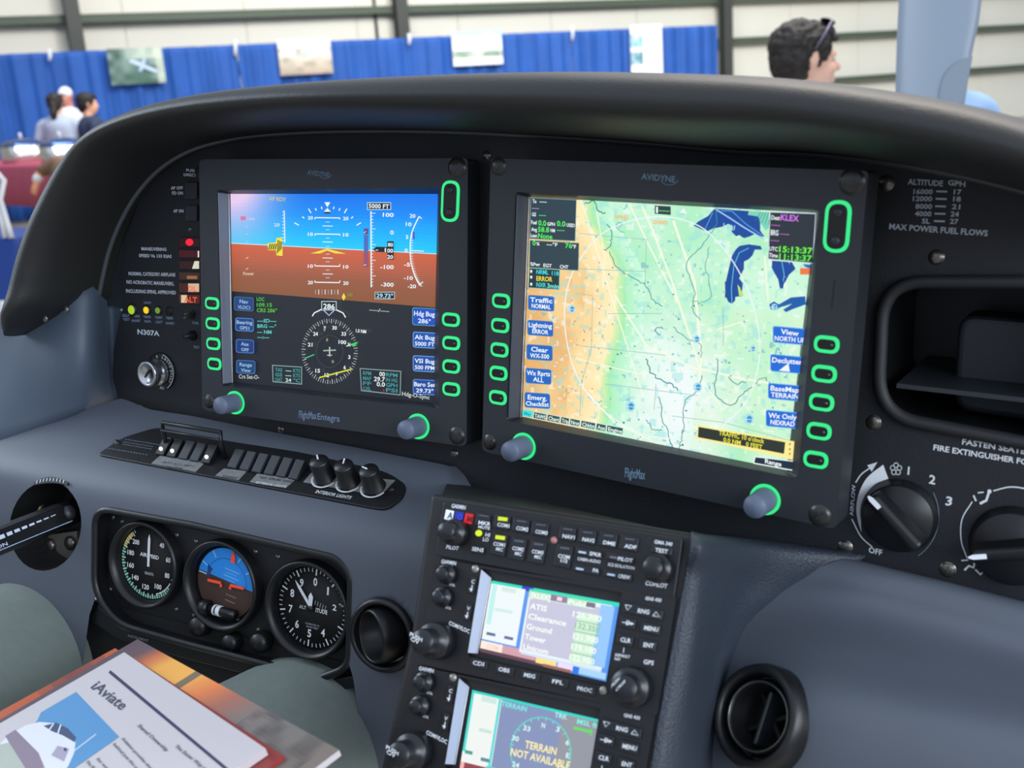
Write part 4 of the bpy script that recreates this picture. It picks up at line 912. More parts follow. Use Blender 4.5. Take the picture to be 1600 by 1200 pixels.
c.poly([(817, 640), (833, 642.5), (832, 652.5), (816, 650)], (60, 226, 226)); c.text('Map', (819, 648), (829, 649.5), 5, (20, 150, 170))
xs_ = [834, 855.5, 876.5, 891, 908, 932, 948.5, 975]; tt = ['TAWS', 'Chart', 'Trip', 'Nrst', 'Chklst', 'Aux', 'Engine']
for i, t_ in enumerate(tt):
    x0, x1 = xs_[i], xs_[i + 1] - 1; y = lambda x: 643 + (x - 834) * .182
    c.poly([(x0, y(x0)), (x1, y(x1)), (x1 - 1, y(x1) + 11), (x0 - 1, y(x0) + 11)], (210, 236, 226)); c.poly([(x0 + .6, y(x0) + .8), (x1 - .8, y(x1) + .8), (x1 - 1.8, y(x1) + 10), (x0 - .4, y(x0) + 10)], (50, 78, 76)); c.text(t_, (x0 + 1.5, y(x0) + 9), (x1 - 2, y(x1) + 8.6), 6, (225, 250, 240))
g.obj('screen_image', GLOW, mfd)
# ------------------------------------------------------------------ ignition switch
ig = thing('ignition_switch', 'silver ignition key switch below the row of small lamps', 'ignition switch', PP.p(252, 582))
fr = PP.fr(253, 580)
g = MB(); g.lathe(fr, [(.0185, 0), (.0183, .0016), (.0165, .002), (0, .002)], 40); g.obj('base_plate', M_black, ig)
g = MB(); g.lathe(fr, [(.0128, .002), (.0134, .006), (.013, .009), (.0118, .010), (.0118, .017), (.0126, .0182), (.0122, .0195), (.0102, .020), (.0094, .0186), (0, .0184)], 36); k = g.obj('key_barrel', M_chrome, ig)
g = MB(); g.fbox(rotf((fr[0], fr[1], fr[2], fr[3]), .9), -.0045, .0045, -.0009, .0009, .0184, .0190); g.obj('key_slot', M_dark, k)
a = MB(); cv = Cv(a, fr=(fr[0], fr[1], fr[2], fr[3]), h=.0022)
for t_, d in (('R', -14), ('L', 16), ('B', 30), ('O', 42), ('T', 53), ('H', 64), ('S', 82), ('T', 92), ('A', 102), ('R', 113), ('T', 124)):
    q = math.radians(d); r_ = .0142; ux = np.array([math.cos(q), -math.sin(q)]); p = np.array([r_ * math.sin(q), r_ * math.cos(q)]) - np.array([math.sin(q), math.cos(q)]) * .0006
    cv.text(t_, p - ux * .0009, p + ux * .0009, .0026, (205, 212, 222), up=(math.sin(q), math.cos(q)))
cv.arc(0, 0, .0176, .0176, -60, 75, .0007, (200, 206, 216)); cv.text('ACC', (-.001, -.0168), (.0045, -.0172), .0024, (205, 212, 222)); a.obj('position_lettering', INK, ig)

# ------------------------------------------------------------------ switch strip on the bolster shelf
sw = thing('switch_strip', 'long black switch strip on the sloping bolster below the left screen', 'switch panel', SP.p(400, 740))
out = rpoly([(151, 710), (192, 683), (245, 667), (345, 687), (470, 706), (606, 737), (636, 758), (630, 778), (604, 796), (580, 793), (300, 739)], [8, 14, 14, 30, 30, 20, 12, 14, 14, 20, 60], 4)
g = MB(); g.slab(SP, out, -.002, .004); g.obj('base_plate', M_black, sw, bevel=.001)
fS = SP.off(.004); sx_, sy_ = SP.ex, SP.ey
along = unit(fS.p(560, 757) - fS.p(260, 703)); ups = unit(np.cross(SP.n, along));
if ups[2] < 0: ups = -ups
SF = lambda x, y, h=0.: (fS.p(x, y, h), along, ups, SP.n)
lit = {0, 1, 4}
for i, x in enumerate([259, 276.5, 294.5, 312, 330, 371, 390, 409, 428, 447, 466]):
    y = 703 + .178 * (x - 259); fr = SF(x, y); g = MB(); w_ = .0047
    q = lambda a, b, h: fr[0] + fr[1] * a + fr[2] * b + fr[3] * h
    pr = [(-.0085, 0), (-.0085, .0025), (-.0035, .0042), (.0085, .0085), (.0095, .007), (.0095, 0)]
    L, R_ = [q(-w_, b, h) for b, h in pr], [q(w_, b, h) for b, h in pr]; g.prism(L, R_); k = g.obj('rocker_switch', M_bezel if i not in lit else M_black, sw, bevel=.0005)
    if i in lit:
        e_ = MB(); e_.ell(q(0, -.004, .0050), A3(.0019, .0015, .0019), 12, 8); e_.obj('pilot_light', mat('white_pilot_light', (240, 244, 255), .3, emit=(255, 255, 255), es=1.2), k)
M_plate = mat('silver_label_plate', (128, 130, 132), .45, metal=.2, var=.15, scale=200)
for P_ in ([(236, 724), (250, 712), (320, 722), (305, 737)], [(336, 743), (350, 732), (385, 736), (372, 750)], [(390, 753), (402, 740), (462, 748), (446, 762)], [(474, 753), (486, 739), (617, 750), (594, 774)]):
    g = MB(); g.slab(fS, P_, 0, .0007); g.obj('label_plate', M_plate, sw)
for i, (x, y, n_, ang) in enumerate(((376, 742, 'PITOT', 0), (420, 751, 'STROBE', 0))):
    pass
a = MB(); cv = Cv(a, fS, h=.0010)
for t_, A_, B_, hh in (('ALT 1', (253, 723), (267, 725), 4), ('ALT 2', (270, 726), (284, 728), 4), ('BAT 1', (287, 728), (301, 730), 4), ('MASTER', (258, 730), (284, 734), 4)): cv.text(t_, A_, B_, hh, (66, 72, 80))
a.obj('master_lettering', INK, sw)
a = MB(); cv = Cv(a, fS, h=.0010); cv.text('AVIONICS', (346, 745), (370, 748.5), 4, (60, 64, 70)); cv.text('EXTERIOR LIGHTS', (399, 755), (446, 762), 4, (210, 212, 214)); cv.text('NAV  STROBE  LAND', (405, 747), (456, 754), 4, (60, 64, 70)); a.obj('lights_lettering', INK, sw)
a = MB(); cv = Cv(a, fS, h=.0004); cv.text('INTERIOR LIGHTS', (492, 770), (547, 780), 6, (196, 200, 206)); a.obj('interior_lettering', INK, sw)
a = MB(); cv = Cv(a, fS, h=.0004)
for i in range(4):
    L_ = [(196, 686.5, 250, 695), (193, 690.5, 240, 698), (192, 694, 238, 702), (165, 700, 232, 711)][i]; n_ = 14
    for j in range(n_):
        u0, u1 = j / n_, (j + .72) / n_; cv.line([(L_[0] + (L_[2] - L_[0]) * u0, L_[1] + (L_[3] - L_[1]) * u0), (L_[0] + (L_[2] - L_[0]) * u1, L_[1] + (L_[3] - L_[1]) * u1)], 1.4, (88, 96, 108)); cv.h -= cv.step
a.obj('notice_lettering', INK, sw)
for i, (x, y, an) in enumerate(((509, 747, 2.3), (547, 754, 1.9), (586, 762, 2.9))):
    fr = SF(x, y); g = MB(); g.lathe(fr, [(.0096, 0), (.0096, .0015), (.0088, .002), (.0082, .019), (.0074, .0205), (0, .0208)], 28); k = g.obj('dimmer_knob', M_black, sw)
    f2 = rotf(SF(x, y), an); g = MB(); g.fbox((f2[0] + f2[3] * .0207, f2[1], f2[2], f2[3]), .001, .007, -.0006, .0006, 0, .0004); g.obj('pointer_line', M_white, k)
    a = MB(); cv = Cv(a, fr=SF(x, y), h=.0009); cv.arc(0, 0, .0118, .0118, 190, 340, .0016, (205, 208, 210), 20); a.obj('dial_arc', INK, sw)
g = MB(); q = lambda x, y, h: fS.p(x, y) + SP.n * h
A0, A1 = fS.p(262, 700), fS.p(352, 716)
g.tube([A0, A0 + SP.n * .018 + ups * .004, A0 + SP.n * .024 + ups * .008, A1 + SP.n * .024 + ups * .008, A1 + SP.n * .018 + ups * .004, A1], .0020, 10)
g.tube([A0 + SP.n * .019 + ups * .003, A1 + SP.n * .019 + ups * .003], .0012, 8)
g.obj('guard_rail', M_black, sw, label='black U shaped guard rail')
for x, y in ((182, 690), (612, 764), (184, 692)): screw(fS, x, y, .002, sw, dark=True)

# ------------------------------------------------------------------ gauge cluster
gc = thing('gauge_panel', 'recessed black panel with three round gauges in the bolster', 'gauge panel', FP.p(340, 900))
FR = FP.off(-.010); k_ = len(CL)
rim = [FP.p(x, y, .001) for x, y in CL]; cen = sum(rim) / k_; g = MB(); g.tube(rim, .0034, 10, closed=True); rim = [cen + (p - cen) * .992 for p in rim]; g.obj('rim', M_black, gc)
back = [p - FP.n * .014 for p in rim]; g = MB(); g.add(rim + back, [[i, (i + 1) % k_, k_ + (i + 1) % k_, k_ + i] for i in range(k_)]); g.obj('recess_wall', M_black, gc, flip=True)
g = MB(); cen = sum(back) / k_; ex_ = [cen + (p - cen) * 1.0 for p in back]; g.prism(ex_, [p - FP.n * .003 for p in ex_]); g.obj('face_plate', M_radio, gc)
g = MB(); g.slab(FP.off(-.012), [(110, 930), (560, 1040), (640, 1240), (90, 1240)], -.004, 0); g.obj('dark_void_backing', M_dark, gc)  # matt black sheet stands in for the dark open space under the dash
g = MB(); g.slab(FP.off(-.002), rpoly([(152, 945), (190, 981), (300, 1013), (500, 1064), (552, 1056), (556, 1075), (500, 1084), (300, 1033), (185, 1000), (140, 970)], 3, 2), -.01, 0); g.obj('lower_lip', M_black, gc, bevel=.002)
FR = FP.off(-.013)
a = MB(); cv = Cv(a, FP.off(.001), h=.0004)
for x, y in ((176, 808), (190, 815), (276, 836), (306, 846), (399, 862), (434, 870), (172, 921), (275, 952), (303, 962), (402, 984), (372, 968), (533, 946)):
    screw(FR, x, y, .0019, gc, dark=False, slot=random.uniform(0, 3))
for x, y, r_ in ((320, 975, .009), (370, 1000, .008), (415, 1000, .009)):
    g = MB(); g.lathe(FR.fr(x, y), [(r_, 0), (r_, .008), (r_ * .85, .012), (0, .0125)], 18); g.obj('setting_knob', M_black, gc)
def gauge(name, label, cx, cy, R_=.0395):
    t = thing(name, label, 'gauge', FR.p(cx, cy)); fr = FR.fr(cx, cy, .002)
    g = MB(); g.lathe(fr, [(R_, -.002), (R_, .007), (R_ * .975, .0095), (R_ * .93, .0095), (R_ * .86, .004), (R_ * .845, -.001)], 56, cap=False); g.obj('bezel_ring', M_black, t)
    g = MB(); g.lathe(fr, [(R_ * .86, -.002), (R_ * .86, -.0012), (0, -.0012)], 48); g.obj('dial', M_dark, t)
    return t, (fr[0] - fr[3] * .0012, fr[1], fr[2], fr[3]), R_ * .84
DW = (226, 228, 230)
asi, fr, r = gauge('airspeed_indicator', 'round airspeed gauge with green arc, leftmost of the three dials', 232, 880)
a = MB(); cv = Cv(a, fr=fr, h=.0002)
cw = lambda a_: 90 - a_
cv.arc(0, 0, r * .93, r * .93, cw(130), cw(290), r * .10, (22, 118, 84)); cv.arc(0, 0, r * .93, r * .93, cw(290), cw(318), r * .11, (190, 170, 70)); cv.arc(0, 0, r * .86, r * .86, cw(120), cw(160), r * .03, DW)
cv.ticks(0, 0, r * .84, r * .98, range(130, 330, 10), .0009, DW); cv.ticks(0, 0, r * .90, r * .98, range(135, 330, 10), .0006, DW); cv.ticks(0, 0, r * .84, r * .98, (35, 55, 75, 95, 112), .0007, DW)
for t_, d in (('40', 38), ('60', 74), ('80', 110), ('100', 150), ('120', 188), ('140', 224), ('160', 254), ('180', 283), ('200', 314)):
    q = math.radians(d); x, y = r * .68 * math.sin(q), r * .70 * math.cos(q) - .0018; w_ = .0026 * len(t_); cv.text(t_, (x - w_ / 2, y), (x + w_ / 2, y), .0046, DW)
cv.text('AIRSPEED', (-.0110, .0050), (.0110, .0050), .0034, DW); cv.text('KNOTS', (-.0045, -.0110), (.0055, -.0110), .0026, (170, 172, 176))
a.obj('scale_printing', INK, asi)
g = MB(); g.fslab(fr, [(-.0010, -.003), (.0010, -.003), (.0012, .022), (0, .0262), (-.0012, .022)], .001, .0017); g.obj('needle', M_white, asi)
gy, fr, r = gauge('attitude_indicator', 'round attitude gauge with blue sky and brown ground, middle of the three dials', 352, 912)
a = MB(); cv = Cv(a, fr=fr, h=.0002); tl_ = math.radians(-9)
up_ = [(r * .93 * math.cos(t), r * .93 * math.sin(t)) for t in np.linspace(tl_ + .08, PI + tl_ - .08, 26)]; cv.poly(up_, (36, 138, 226))
dn_ = [(r * .93 * math.cos(t), r * .93 * math.sin(t)) for t in np.linspace(PI + tl_ - .08, 2 * PI + tl_ + .08, 26)]; cv.poly(dn_, (66, 44, 38))
cv.arc(0, 0, r * .66, r * .66, -9 + 8, 171 - 8, .0006, (16, 80, 160)); cv.poly([(-r * .62, r * .02), (-r * .45, r * .30), (-r * .62, r * .42)], (14, 62, 130))
ti = lambda x, y: (x * math.cos(tl_) - y * math.sin(tl_), x * math.sin(tl_) + y * math.cos(tl_))
for d in (-60, -30, 30, 60): cv.ticks(0, 0, r * .72, r * .92, (d,), .0010, (150, 200, 240))
cv.line([ti(-r * .92, .001), ti(-r * .66, .001)], .001, (170, 214, 240))
for y in (.007, .013): cv.line([ti(-.004, y), ti(.012, y)], .0007, (120, 190, 240)); cv.line([ti(-.002, y - .003), ti(.009, y - .003)], .0005, (110, 180, 235))
for y in (-.009, -.014): cv.line([ti(.002, y), ti(.013, y)], .0007, (140, 120, 112))
a.obj('horizon_card', INK, gy)
M_or = mat('orange_marker', (255, 84, 50), .4)
g = MB()
for x0, x1 in ((-.0185, -.004), (.006, .0205)):
    s_ = -1 if x0 < 0 else 1
    L_ = [(x0, -.0012), (x1, -.0012), (x1, .0012), (x0, .0012)]; g.fslab(fr, L_, .0015, .0024)
    g.fslab(fr, [((x1 if s_ < 0 else x0) - .001, -.0036), ((x1 if s_ < 0 else x0) + .001, -.0036), ((x1 if s_ < 0 else x0) + .001, -.001), ((x1 if s_ < 0 else x0) - .001, -.001)], .0015, .0024)
g.obj('airplane_symbol', M_or, gy); g = MB(); g.fslab(fr, [(.0055, r * .60), (.0095, r * .60), (.0095, r * .80), (.0075, r * .88), (.0055, r * .80)], .0012, .002); g.obj('bank_marker', M_or, gy)
f2 = FR.fr(345, 955, .006); g = MB(); g.tube([f2[0] - f2[1] * .014, f2[0] + f2[1] * .016], .0042, 12); g.tube([f2[0] - f2[1] * .020, f2[0] - f2[1] * .013], .0068, 14); g.obj('cage_knob', M_black, gy)
g = MB(); g.tube([f2[0] - f2[1] * .0065, f2[0] - f2[1] * .005], .0047, 14); g.tube([f2[0] - f2[1] * .003, f2[0] + f2[1] * .0008], .0047, 14); g.obj('white_bands', M_white, gy)
al, fr, r = gauge('altimeter', 'round altitude gauge with white numerals, rightmost of the three dials', 487, 950, .0415)
a = MB(); cv = Cv(a, fr=fr, h=.0002)
cv.ticks(0, 0, r * .80, r * .96, range(4, 364, 36), .0012, DW); cv.ticks(0, 0, r * .87, r * .96, [4 + 7.2 * i for i in range(50) if i % 5], .0008, (190, 192, 196))
for i in range(10):
    if i in (3,): continue
    q = math.radians(4 + 36 * i); x, y = r * .64 * math.sin(q), r * .64 * math.cos(q) - .0032; cv.text(str(i), (x - .0019, y), (x + .0019, y), .0068 if i != 2 else .005, DW)
cv.text('ALT', (-.013, -.0028), (-.006, -.0028), .003, (190, 192, 196)); cv.text('ITUDE', (.0035, -.0028), (.0150, -.0028), .0036, DW); cv.text('CALIBRATED TO', (-.006, -.0150), (.008, -.0150), .0016, (140, 144, 150)); cv.text('20,000 FEET', (-.005, -.0175), (.007, -.0175), .0016, (140, 144, 150))
for i in range(5): cv.line([(.003 + .0026 * i, .0068 - .0006 * i), (.0022 + .0026 * i, .0030 - .0006 * i)], .0007, (150, 154, 160))
a.obj('scale_printing', INK, al)
for an, L_, w_, w0, h in ((40, .027, .0012, .0012, .0016), (2, .0135, .0022, .001, .0026)):
    f2 = rotf(fr, math.radians(an)); g = MB(); g.fslab(f2, [(-w0, -.002), (w0, -.002), (w_, L_ * .75), (0, L_), (-w_, L_ * .75)], h, h + .0006); g.obj('long_needle' if an == 40 else 'short_needle', M_white, al)
g = MB(); g.lathe(fr, [(.0026, .001), (.0024, .0038), (0, .004)], 16); g.obj('hub', M_black, al)
cv = None
lettering('cluster_lettering', FP.off(.001), [('INSTRUMENT', (200, 995), (232, 1003), 4)], gc, (96, 104, 112), h=-.0022)

# ------------------------------------------------------------------ side yoke, its opening and the small placard
yh = thing('yoke_opening', 'dark round opening with metal linkage around the side yoke tube', 'yoke opening', YP.p(72, 822))
rimp = [YP.p(x, y, .001) for x, y in YH]; k_ = len(rimp); bk = [p - YP.n * .06 for p in rimp]
g = MB(); g.add(rimp + bk, [[i, (i + 1) % k_, k_ + (i + 1) % k_, k_ + i] for i in range(k_)] + [list(range(k_, 2 * k_))]); g.obj('boot_lining', M_frame, yh, flip=True)
YB = YP.off(-.045); M_brass = mat('dull_bronze_metal', (150, 130, 96), .35, metal=.8)
g = MB(); g.slab(YB, [(62, 866), (76, 836), (120, 830), (122, 872), (90, 884)], 0, .004); g.obj('linkage_plate', mat('worn_grey_metal', (150, 146, 136), .35, metal=.7), yh)
g = MB(); g.tube([YB.p(64, 780, .01), YB.p(60, 806, .014)], .004, 10); g.obj('bronze_pin', M_brass, yh)
for x, y in ((112, 848), (80, 852)):
    g = MB(); g.lathe(YB.fr(x, y, .004), [(.007, 0), (.007, .003), (.004, .0045), (0, .005)], 16); g.obj('linkage_bolt', M_steel, yh)
yk = thing('side_yoke', 'black side yoke tube with white lettering reaching out at the far left', 'control yoke', S(60, 830, -.12))
Y0, Y1 = S(96, 806, -.075), S(-70, 872, -.185); yd = unit(Y1 - Y0)
g = MB(); g.tube([Y0 + yd * -.05, Y0, Y0 + yd * .001, Y1], [.012, .012, .0125, .0125], 24); g.obj('tube', M_black, yk)
yn = unit(CAM - (Y0 + Y1) / 2 - ((CAM - (Y0 + Y1) / 2) @ yd) * yd); yu = np.cross(yn, yd); yu = yu if yu[2] > 0 else -yu
g = MB(); fo = (Y0, -yd, yu, yn)
q = lambda a, b, h: Y0 + yd * a + yu * b + yn * h
g.prism([q(.004, -.008, .0135), q(.17, -.008, .0135), q(.17, .0085, .0135), q(.004, .0085, .0135)], [q(.004, -.011, .004), q(.17, -.011, .004), q(.17, .012, .004), q(.004, .012, .004)]); g.obj('flat_guide', M_black, yk, bevel=.0008)
a = MB(); cv = Cv(a, fr=(q(.17, 0, 0), -yd, yu, yn), h=.0139)
for i in range(13): x = .055 + .0078 * i; cv.rect(x, -.001 + .0003 * i, x + .0055, .0045 - .0001 * i, (208, 218, 240)); cv.h -= cv.step
cv.nx(); cv.text('ON', (.088, -.0062), (.099, -.0062), .003, (190, 200, 225)); cv.line([(.05, -.0079), (.168, -.0079)], .0007, (170, 190, 225)); a.obj('trim_lettering', INK, yk)
g = MB(); g.lathe((q(.0, 0, .006), yd, yu, yn), [(.007, 0), (.007, .007), (.004, .010), (0, .010)], 18); g.obj('joint_cap', M_bezel, yk)
pl_ = thing('curved_placard', 'small curved dark placard on the bolster above the yoke opening', 'placard', YP.p(78, 753))
top_ = [(52 + 54 * i / 12, 754 - 9 * math.sin(PI * i / 12)) for i in range(13)]; bot_ = [(105 - 52 * i / 12, 758 - 3.5 * math.sin(PI * i / 12)) for i in range(13)]
YQ = Plane(bolp(52, 760), bolp(106, 756), bolp(80, 745)); YQ = YQ.off(.002)
g = MB(); g.slab(YQ, top_ + bot_, -.004, .0); g.obj('plate', M_radio, pl_)
a = MB(); cv = Cv(a, YQ, h=.0003)
for i in range(9): x = 57 + 5.2 * i; yb = 757 - 5.5 * math.sin(PI * (x - 52) / 54); cv.line([(x, yb), (x + 1.2, yb - 5)], 1.2, (205, 214, 225)); cv.h -= cv.step
a.obj('scale_marks', INK, pl_)

# ------------------------------------------------------------------ eyeball vent between gauges and radios
def vent(name, label, pl, x, y, R_, tilt=(0, 0), fin=True, out=0., tall=0.):
    t = thing(name, label, 'air vent', pl.p(x, y)); o, ex, ey, n = pl.fr(x, y)
    o_ = o; n2 = unit(n + ex * tilt[0] + ey * tilt[1]); ex2 = unit(ex - (ex @ n2) * n2); ey2 = np.cross(n2, ex2); fr = (o - n * out, ex2, ey2, n2)
    g = MB(); g.lathe((o, ex, ey, n), [(R_ * 1.0, -.014 - tall), (R_ * 1.0, .001), (R_ * .95, .006), (R_ * .86, .009), (R_ * .78, .006), (R_ * .74, -.025)], 48, cap=False); g.obj('collar', M_black, t)
    r_ = R_ * .70
    g = MB(); g.lathe(fr, [(r_ * .9, -.012), (r_ * 1.02, -.002), (r_ * 1.02, .006), (r_ * .97, .012), (r_ * .90, .0135), (r_ * .86, .012), (r_ * .84, -.02), (0, -.02)], 48, cap=False); b = g.obj('eyeball', M_black, t)
    if fin:
        g = MB(); g.lathe(fr, [(r_ * .94, .0130), (r_ * .93, .0142), (r_ * .88, .0140), (r_ * .88, .0128)], 48, cap=False); g.obj('rim_ring', mat('dark_chrome', (110, 108, 106), .25, metal=.9), b)
        g = MB()
        f3 = rotf(fr, -.12); g.fbox(f3, -.0013, .0013, -r_ * .72, r_ * .72, -.012, .008); g.obj('centre_fin', M_bezel, b, bevel=.001, seg=3)
        g = MB(); g.fbox(rotf(fr, .5), -r_ * .8, r_ * .8, -.0012, .0012, -.017, -.004); g.fbox(rotf(fr, -.9), -r_ * .8, r_ * .8, -.0012, .0012, -.017, -.004); g.obj('cross_vanes', M_black, b)
    return t
VP_ = FP
vent('air_vent', 'black eyeball air vent between the round gauges and the radio stack', VP_, 602, 990, .031, (-.55, -.05), fin=False)
# ------------------------------------------------------------------ centre console with the radio stack
cs = thing('centre_console', 'dark console column holding the radio stack between the two knee bolsters', 'centre console', PC.p(830, 1150))
BO = rpoly([(672, 770), (1088, 834), (1078, 900), (1012, 1260), (580, 1260), (640, 1000)], [10, 14, 0, 0, 0, 0], 4)
g = MB(); g.slab(PC, BO, -.16, -.001); g.obj('console_body', M_frame, cs, bevel=.004, seg=3)
g = MB(); cp = lambda x, y: float(PC.p(x, y)[1])
g.grid(gridpx([[(1080, 832, cp(1080, 836) + .05), (1095, 834, .03), (1112, 835, .03), (1150, 838, .03), (1200, 842, .03), (1262, 850, .03), (1345, 862, .035)],
    [(1080, 836, cp(1080, 836) - .000), (1095, 840, cp(1095, 840) + .002), (1112, 843, -.108), (1150, 848, -.07), (1200, 855, -.03), (1262, 864, -.002), (1345, 876, .02)],
    [(1070, 900, cp(1070, 900)), (1086, 900, cp(1086, 900) + .002), (1103, 902, -.118), (1130, 908, -.085), (1165, 918, -.045), (1205, 930, -.02), (1245, 940, .01)],
    [(1059, 960, cp(1059, 960)), (1076, 960, cp(1076, 960) + .002), (1094, 962, -.128), (1115, 966, -.10), (1136, 972, -.07), (1160, 980, -.045), (1190, 990, -.01)],
    [(1042, 1050, cp(1042, 1050)), (1060, 1050, cp(1060, 1050) + .002), (1080, 1052, -.14), (1098, 1054, -.12), (1114, 1056, -.10), (1130, 1058, -.085), (1150, 1062, -.04)],
    [(1024, 1150, cp(1024, 1150)), (1042, 1150, cp(1042, 1150) + .002), (1064, 1152, -.152), (1082, 1154, -.138), (1098, 1156, -.12), (1112, 1158, -.10), (1130, 1162, -.06)],
    [(1008, 1260, cp(1008, 1260)), (1027, 1260, cp(1027, 1260) + .002), (1050, 1262, -.165), (1070, 1264, -.15), (1088, 1266, -.135), (1104, 1268, -.115), (1120, 1272, -.07)]], 6, 8))
g.obj('side_cheek', M_text, cs, solid=.003)
fC = PC.off(.004); KX, KY = 1 / 2377., 1 / 2500.
DN = -PC.ey * .0680                                         # one radio height further down
def key(parent, x, y, w_, h_, sh=0, r=1.5, name='key', h=.0018, m=None):
    fr = fC.fr(x, y); g = MB(); g.sh = sh if sh is not 0 else np.zeros(3)
    g.fslab(fr, rrect(w_ * KX, h_ * KY, r * KX, 3), 0, h); return g.obj(name, m or M_key, parent, bevel=.0004)
def ink(name, items, parent, sh=None, extra=None, mt=None, h=.0021):
    g = MB(); c = Cv(g, fC, h=h)
    if sh is not None: g.sh = sh
    for t_, x0, y0, x1, hh in items[0:]:
        c.text(t_, (x0, y0), (x1, y0 + .152 * (x1 - x0)), hh, WHT)
    if extra: extra(c)
    return g.obj(name, mt or INK, parent)
def cknob(parent, base, tip, r0, r1, sh=None, name='knob', steps=2, L_=None):
    """concentric knob standing on the radio face; base and tip are where its foot and its cap show"""
    fr = fC.fr(*base); b = fr[0]; L_ = L_ or .02; g = MB()
    if sh is not None: g.sh = sh
    g.lathe(fr, [(r0, 0), (r0, L_ * .40), (r0 * .94, L_ * .46), (r1 * 1.02, L_ * .46), (r1, L_ * .95), (r1 * .9, L_), (0, L_)], 36); return g.obj(name, M_key, parent)
# audio panel
ap = thing('audio_panel', 'narrow black audio panel with many small keys, topmost in the radio stack', 'audio panel', fC.p(700, 868))
g = MB(); g.slab(fC, rpoly([(693, 784), (1067, 842), (1053, 937), (680, 868)], 4, 3), -.004, 0); g.obj('face_plate', M_radio, ap, bevel=.0006)
for x, y, w_, h_, t_ in ((756, 813, 23, 20, 'MKR'), (785.5, 816, 25, 22, 'COM1'), (815, 821.5, 26, 21, 'COM2'), (845, 827, 26, 21, 'COM3'), (887.5, 834, 25, 21, 'NAV1'), (918.5, 839, 25, 21, 'NAV2'), (951, 844, 26, 21, 'DME'), (984, 849.5, 26, 21, 'ADF')):
    k = key(ap, x, y, w_, h_); ink('key_lettering', [(t_, x - 9, y + 6, x + 10, 6)] + ([('MUTE', x - 9, y + 12, x + 9, 4.5)] if t_ == 'MKR' else []), k)
    a = MB(); c = Cv(a, fC, h=.0021); 
    lc = (215, 240, 20) if t_ == 'COM1' else (84, 86, 96)
    c.poly([(x - 7, y - 9), (x + 8, y - 7), (x + 7, y - (1.5 if t_ == 'COM1' else 5)), (x - 8, y - (3 if t_ == 'COM1' else 7))], lc); a.obj('key_lamp', GLOW if t_ == 'COM1' else INK, k)
for x, y, t_ in ((780.5, 851, 'COM1'), (810, 858, 'COM2'), (840.5, 863, 'COM3'), (881.5, 869, 'COM')):
    k = key(ap, x, y, 25, 34); ink('key_lettering', [(t_, x - 10, y + (1 if t_ != 'COM' else 2), x + 8, 6), ('MIC' if t_ != 'COM' else '1/2', x - 6, y + 9, x + 5, 5.5)], k)
    a = MB(); c = Cv(a, fC, h=.0021); on = t_ == 'COM1'
    c.poly([(x - 6, y - 15), (x + 9, y - 13), (x + 8, y - (7 if on else 10)), (x - 7, y - (9 if on else 12))], (215, 240, 20) if on else (84, 86, 96)); a.obj('key_lamp', GLOW if on else INK, k)
for x, y, w_, h_, t_ in ((921, 864, 40, 11, 'SPKR'), (917, 890, 40, 11, 'PA'), (970, 872, 40, 11, 'PILOT'), (966, 899, 42, 11, 'CREW')):
    k = key(ap, x, y, w_, h_); n_ = 4.6 * len(t_); ink('key_lettering', [(t_, x + 18 - n_, y + 5.5 - 2, x + 18, 6)], k)
    a = MB(); c = Cv(a, fC, h=.0021); c.poly([(x - 17, y - 3.5), (x - 5, y - 1.5), (x - 5.5, y + 1.5), (x - 17.5, y - .5)], (190, 204, 230) if t_ in ('PA', 'CREW', 'SPKR') else (110, 110, 116)); a.obj('key_lamp', INK, k)
ink('switch_lettering', [('CABIN AUDIO', 902, 875, 938, 5)], ap, h=.0003); ink('isolation_lettering', [('ICS ISOLATION', 950, 884, 991, 5)], ap, h=.0003)
ink('maker_lettering', [('GARMIN', 705, 793, 727, 6.5)], ap, h=.0003)
ink('model_lettering', [('GMA 340', 1022, 849, 1050, 6)], ap, h=.0003); k = key(ap, 1035, 860, 30, 11); ink('key_lettering', [('TEST', 1023, 862, 1043, 6.5)], k)
ink('pilot_lettering', [('PILOT', 697, 857, 716, 6)], ap, h=.0003); ink('copilot_lettering', [('COPILOT', 1008, 914, 1042, 7)], ap, h=.0003)
k = key(ap, 747, 859, 24, 11); ink('key_lettering', [('SENS', 737, 860, 755, 6)], k)
ink('high_low_lettering', [('HI', 758, 838, 765, 6), ('LO', 754, 845, 763, 6)], ap, h=.0003)
for i, (x, y, cc, t_) in enumerate(((702.5, 805, (214, 220, 232), 'A'), (718, 807.5, (22, 42, 150), 'O'), (733, 810.5, (196, 26, 34), 'M'))):
    g = MB(); g.fslab(fC.fr(x, y), rrect(13.5 * KX, 16 * KY, .0003, 2), 0, .0012); k = g.obj('marker_lamp', mat('marker_lamp_%d' % i, cc, .35, emit=cc, es=.35), ap, bevel=.0002)
    a = MB(); c = Cv(a, fC, h=.0015); c.text(t_, (x - 4, y + 4.5), (x + 4, y + 5.5), 10, (50, 62, 84) if i == 0 else ((60, 80, 200) if i == 1 else (120, 10, 16))); a.obj('lamp_letter', INK, k)
a = MB(); c = Cv(a, fC, h=.0012); c.disc(748, 833, 5.5, 5, (225, 245, 20), 16); a.obj('sens_lamp', GLOW, ap)
g = MB(); g.lathe(fC.fr(866, 844), [(.0022, 0), (.0022, .0008), (.0014, .0018), (0, .002)], 16); g.obj('photo_cell', mat('dusty_red_lens', (176, 120, 116), .4), ap)
k = cknob(ap, (716, 833), (683, 829), .0085, .006, name='pilot_knob', L_=.019); k = cknob(ap, (1032, 889), (1008, 884), .0085, .006, name='copilot_knob', L_=.019)
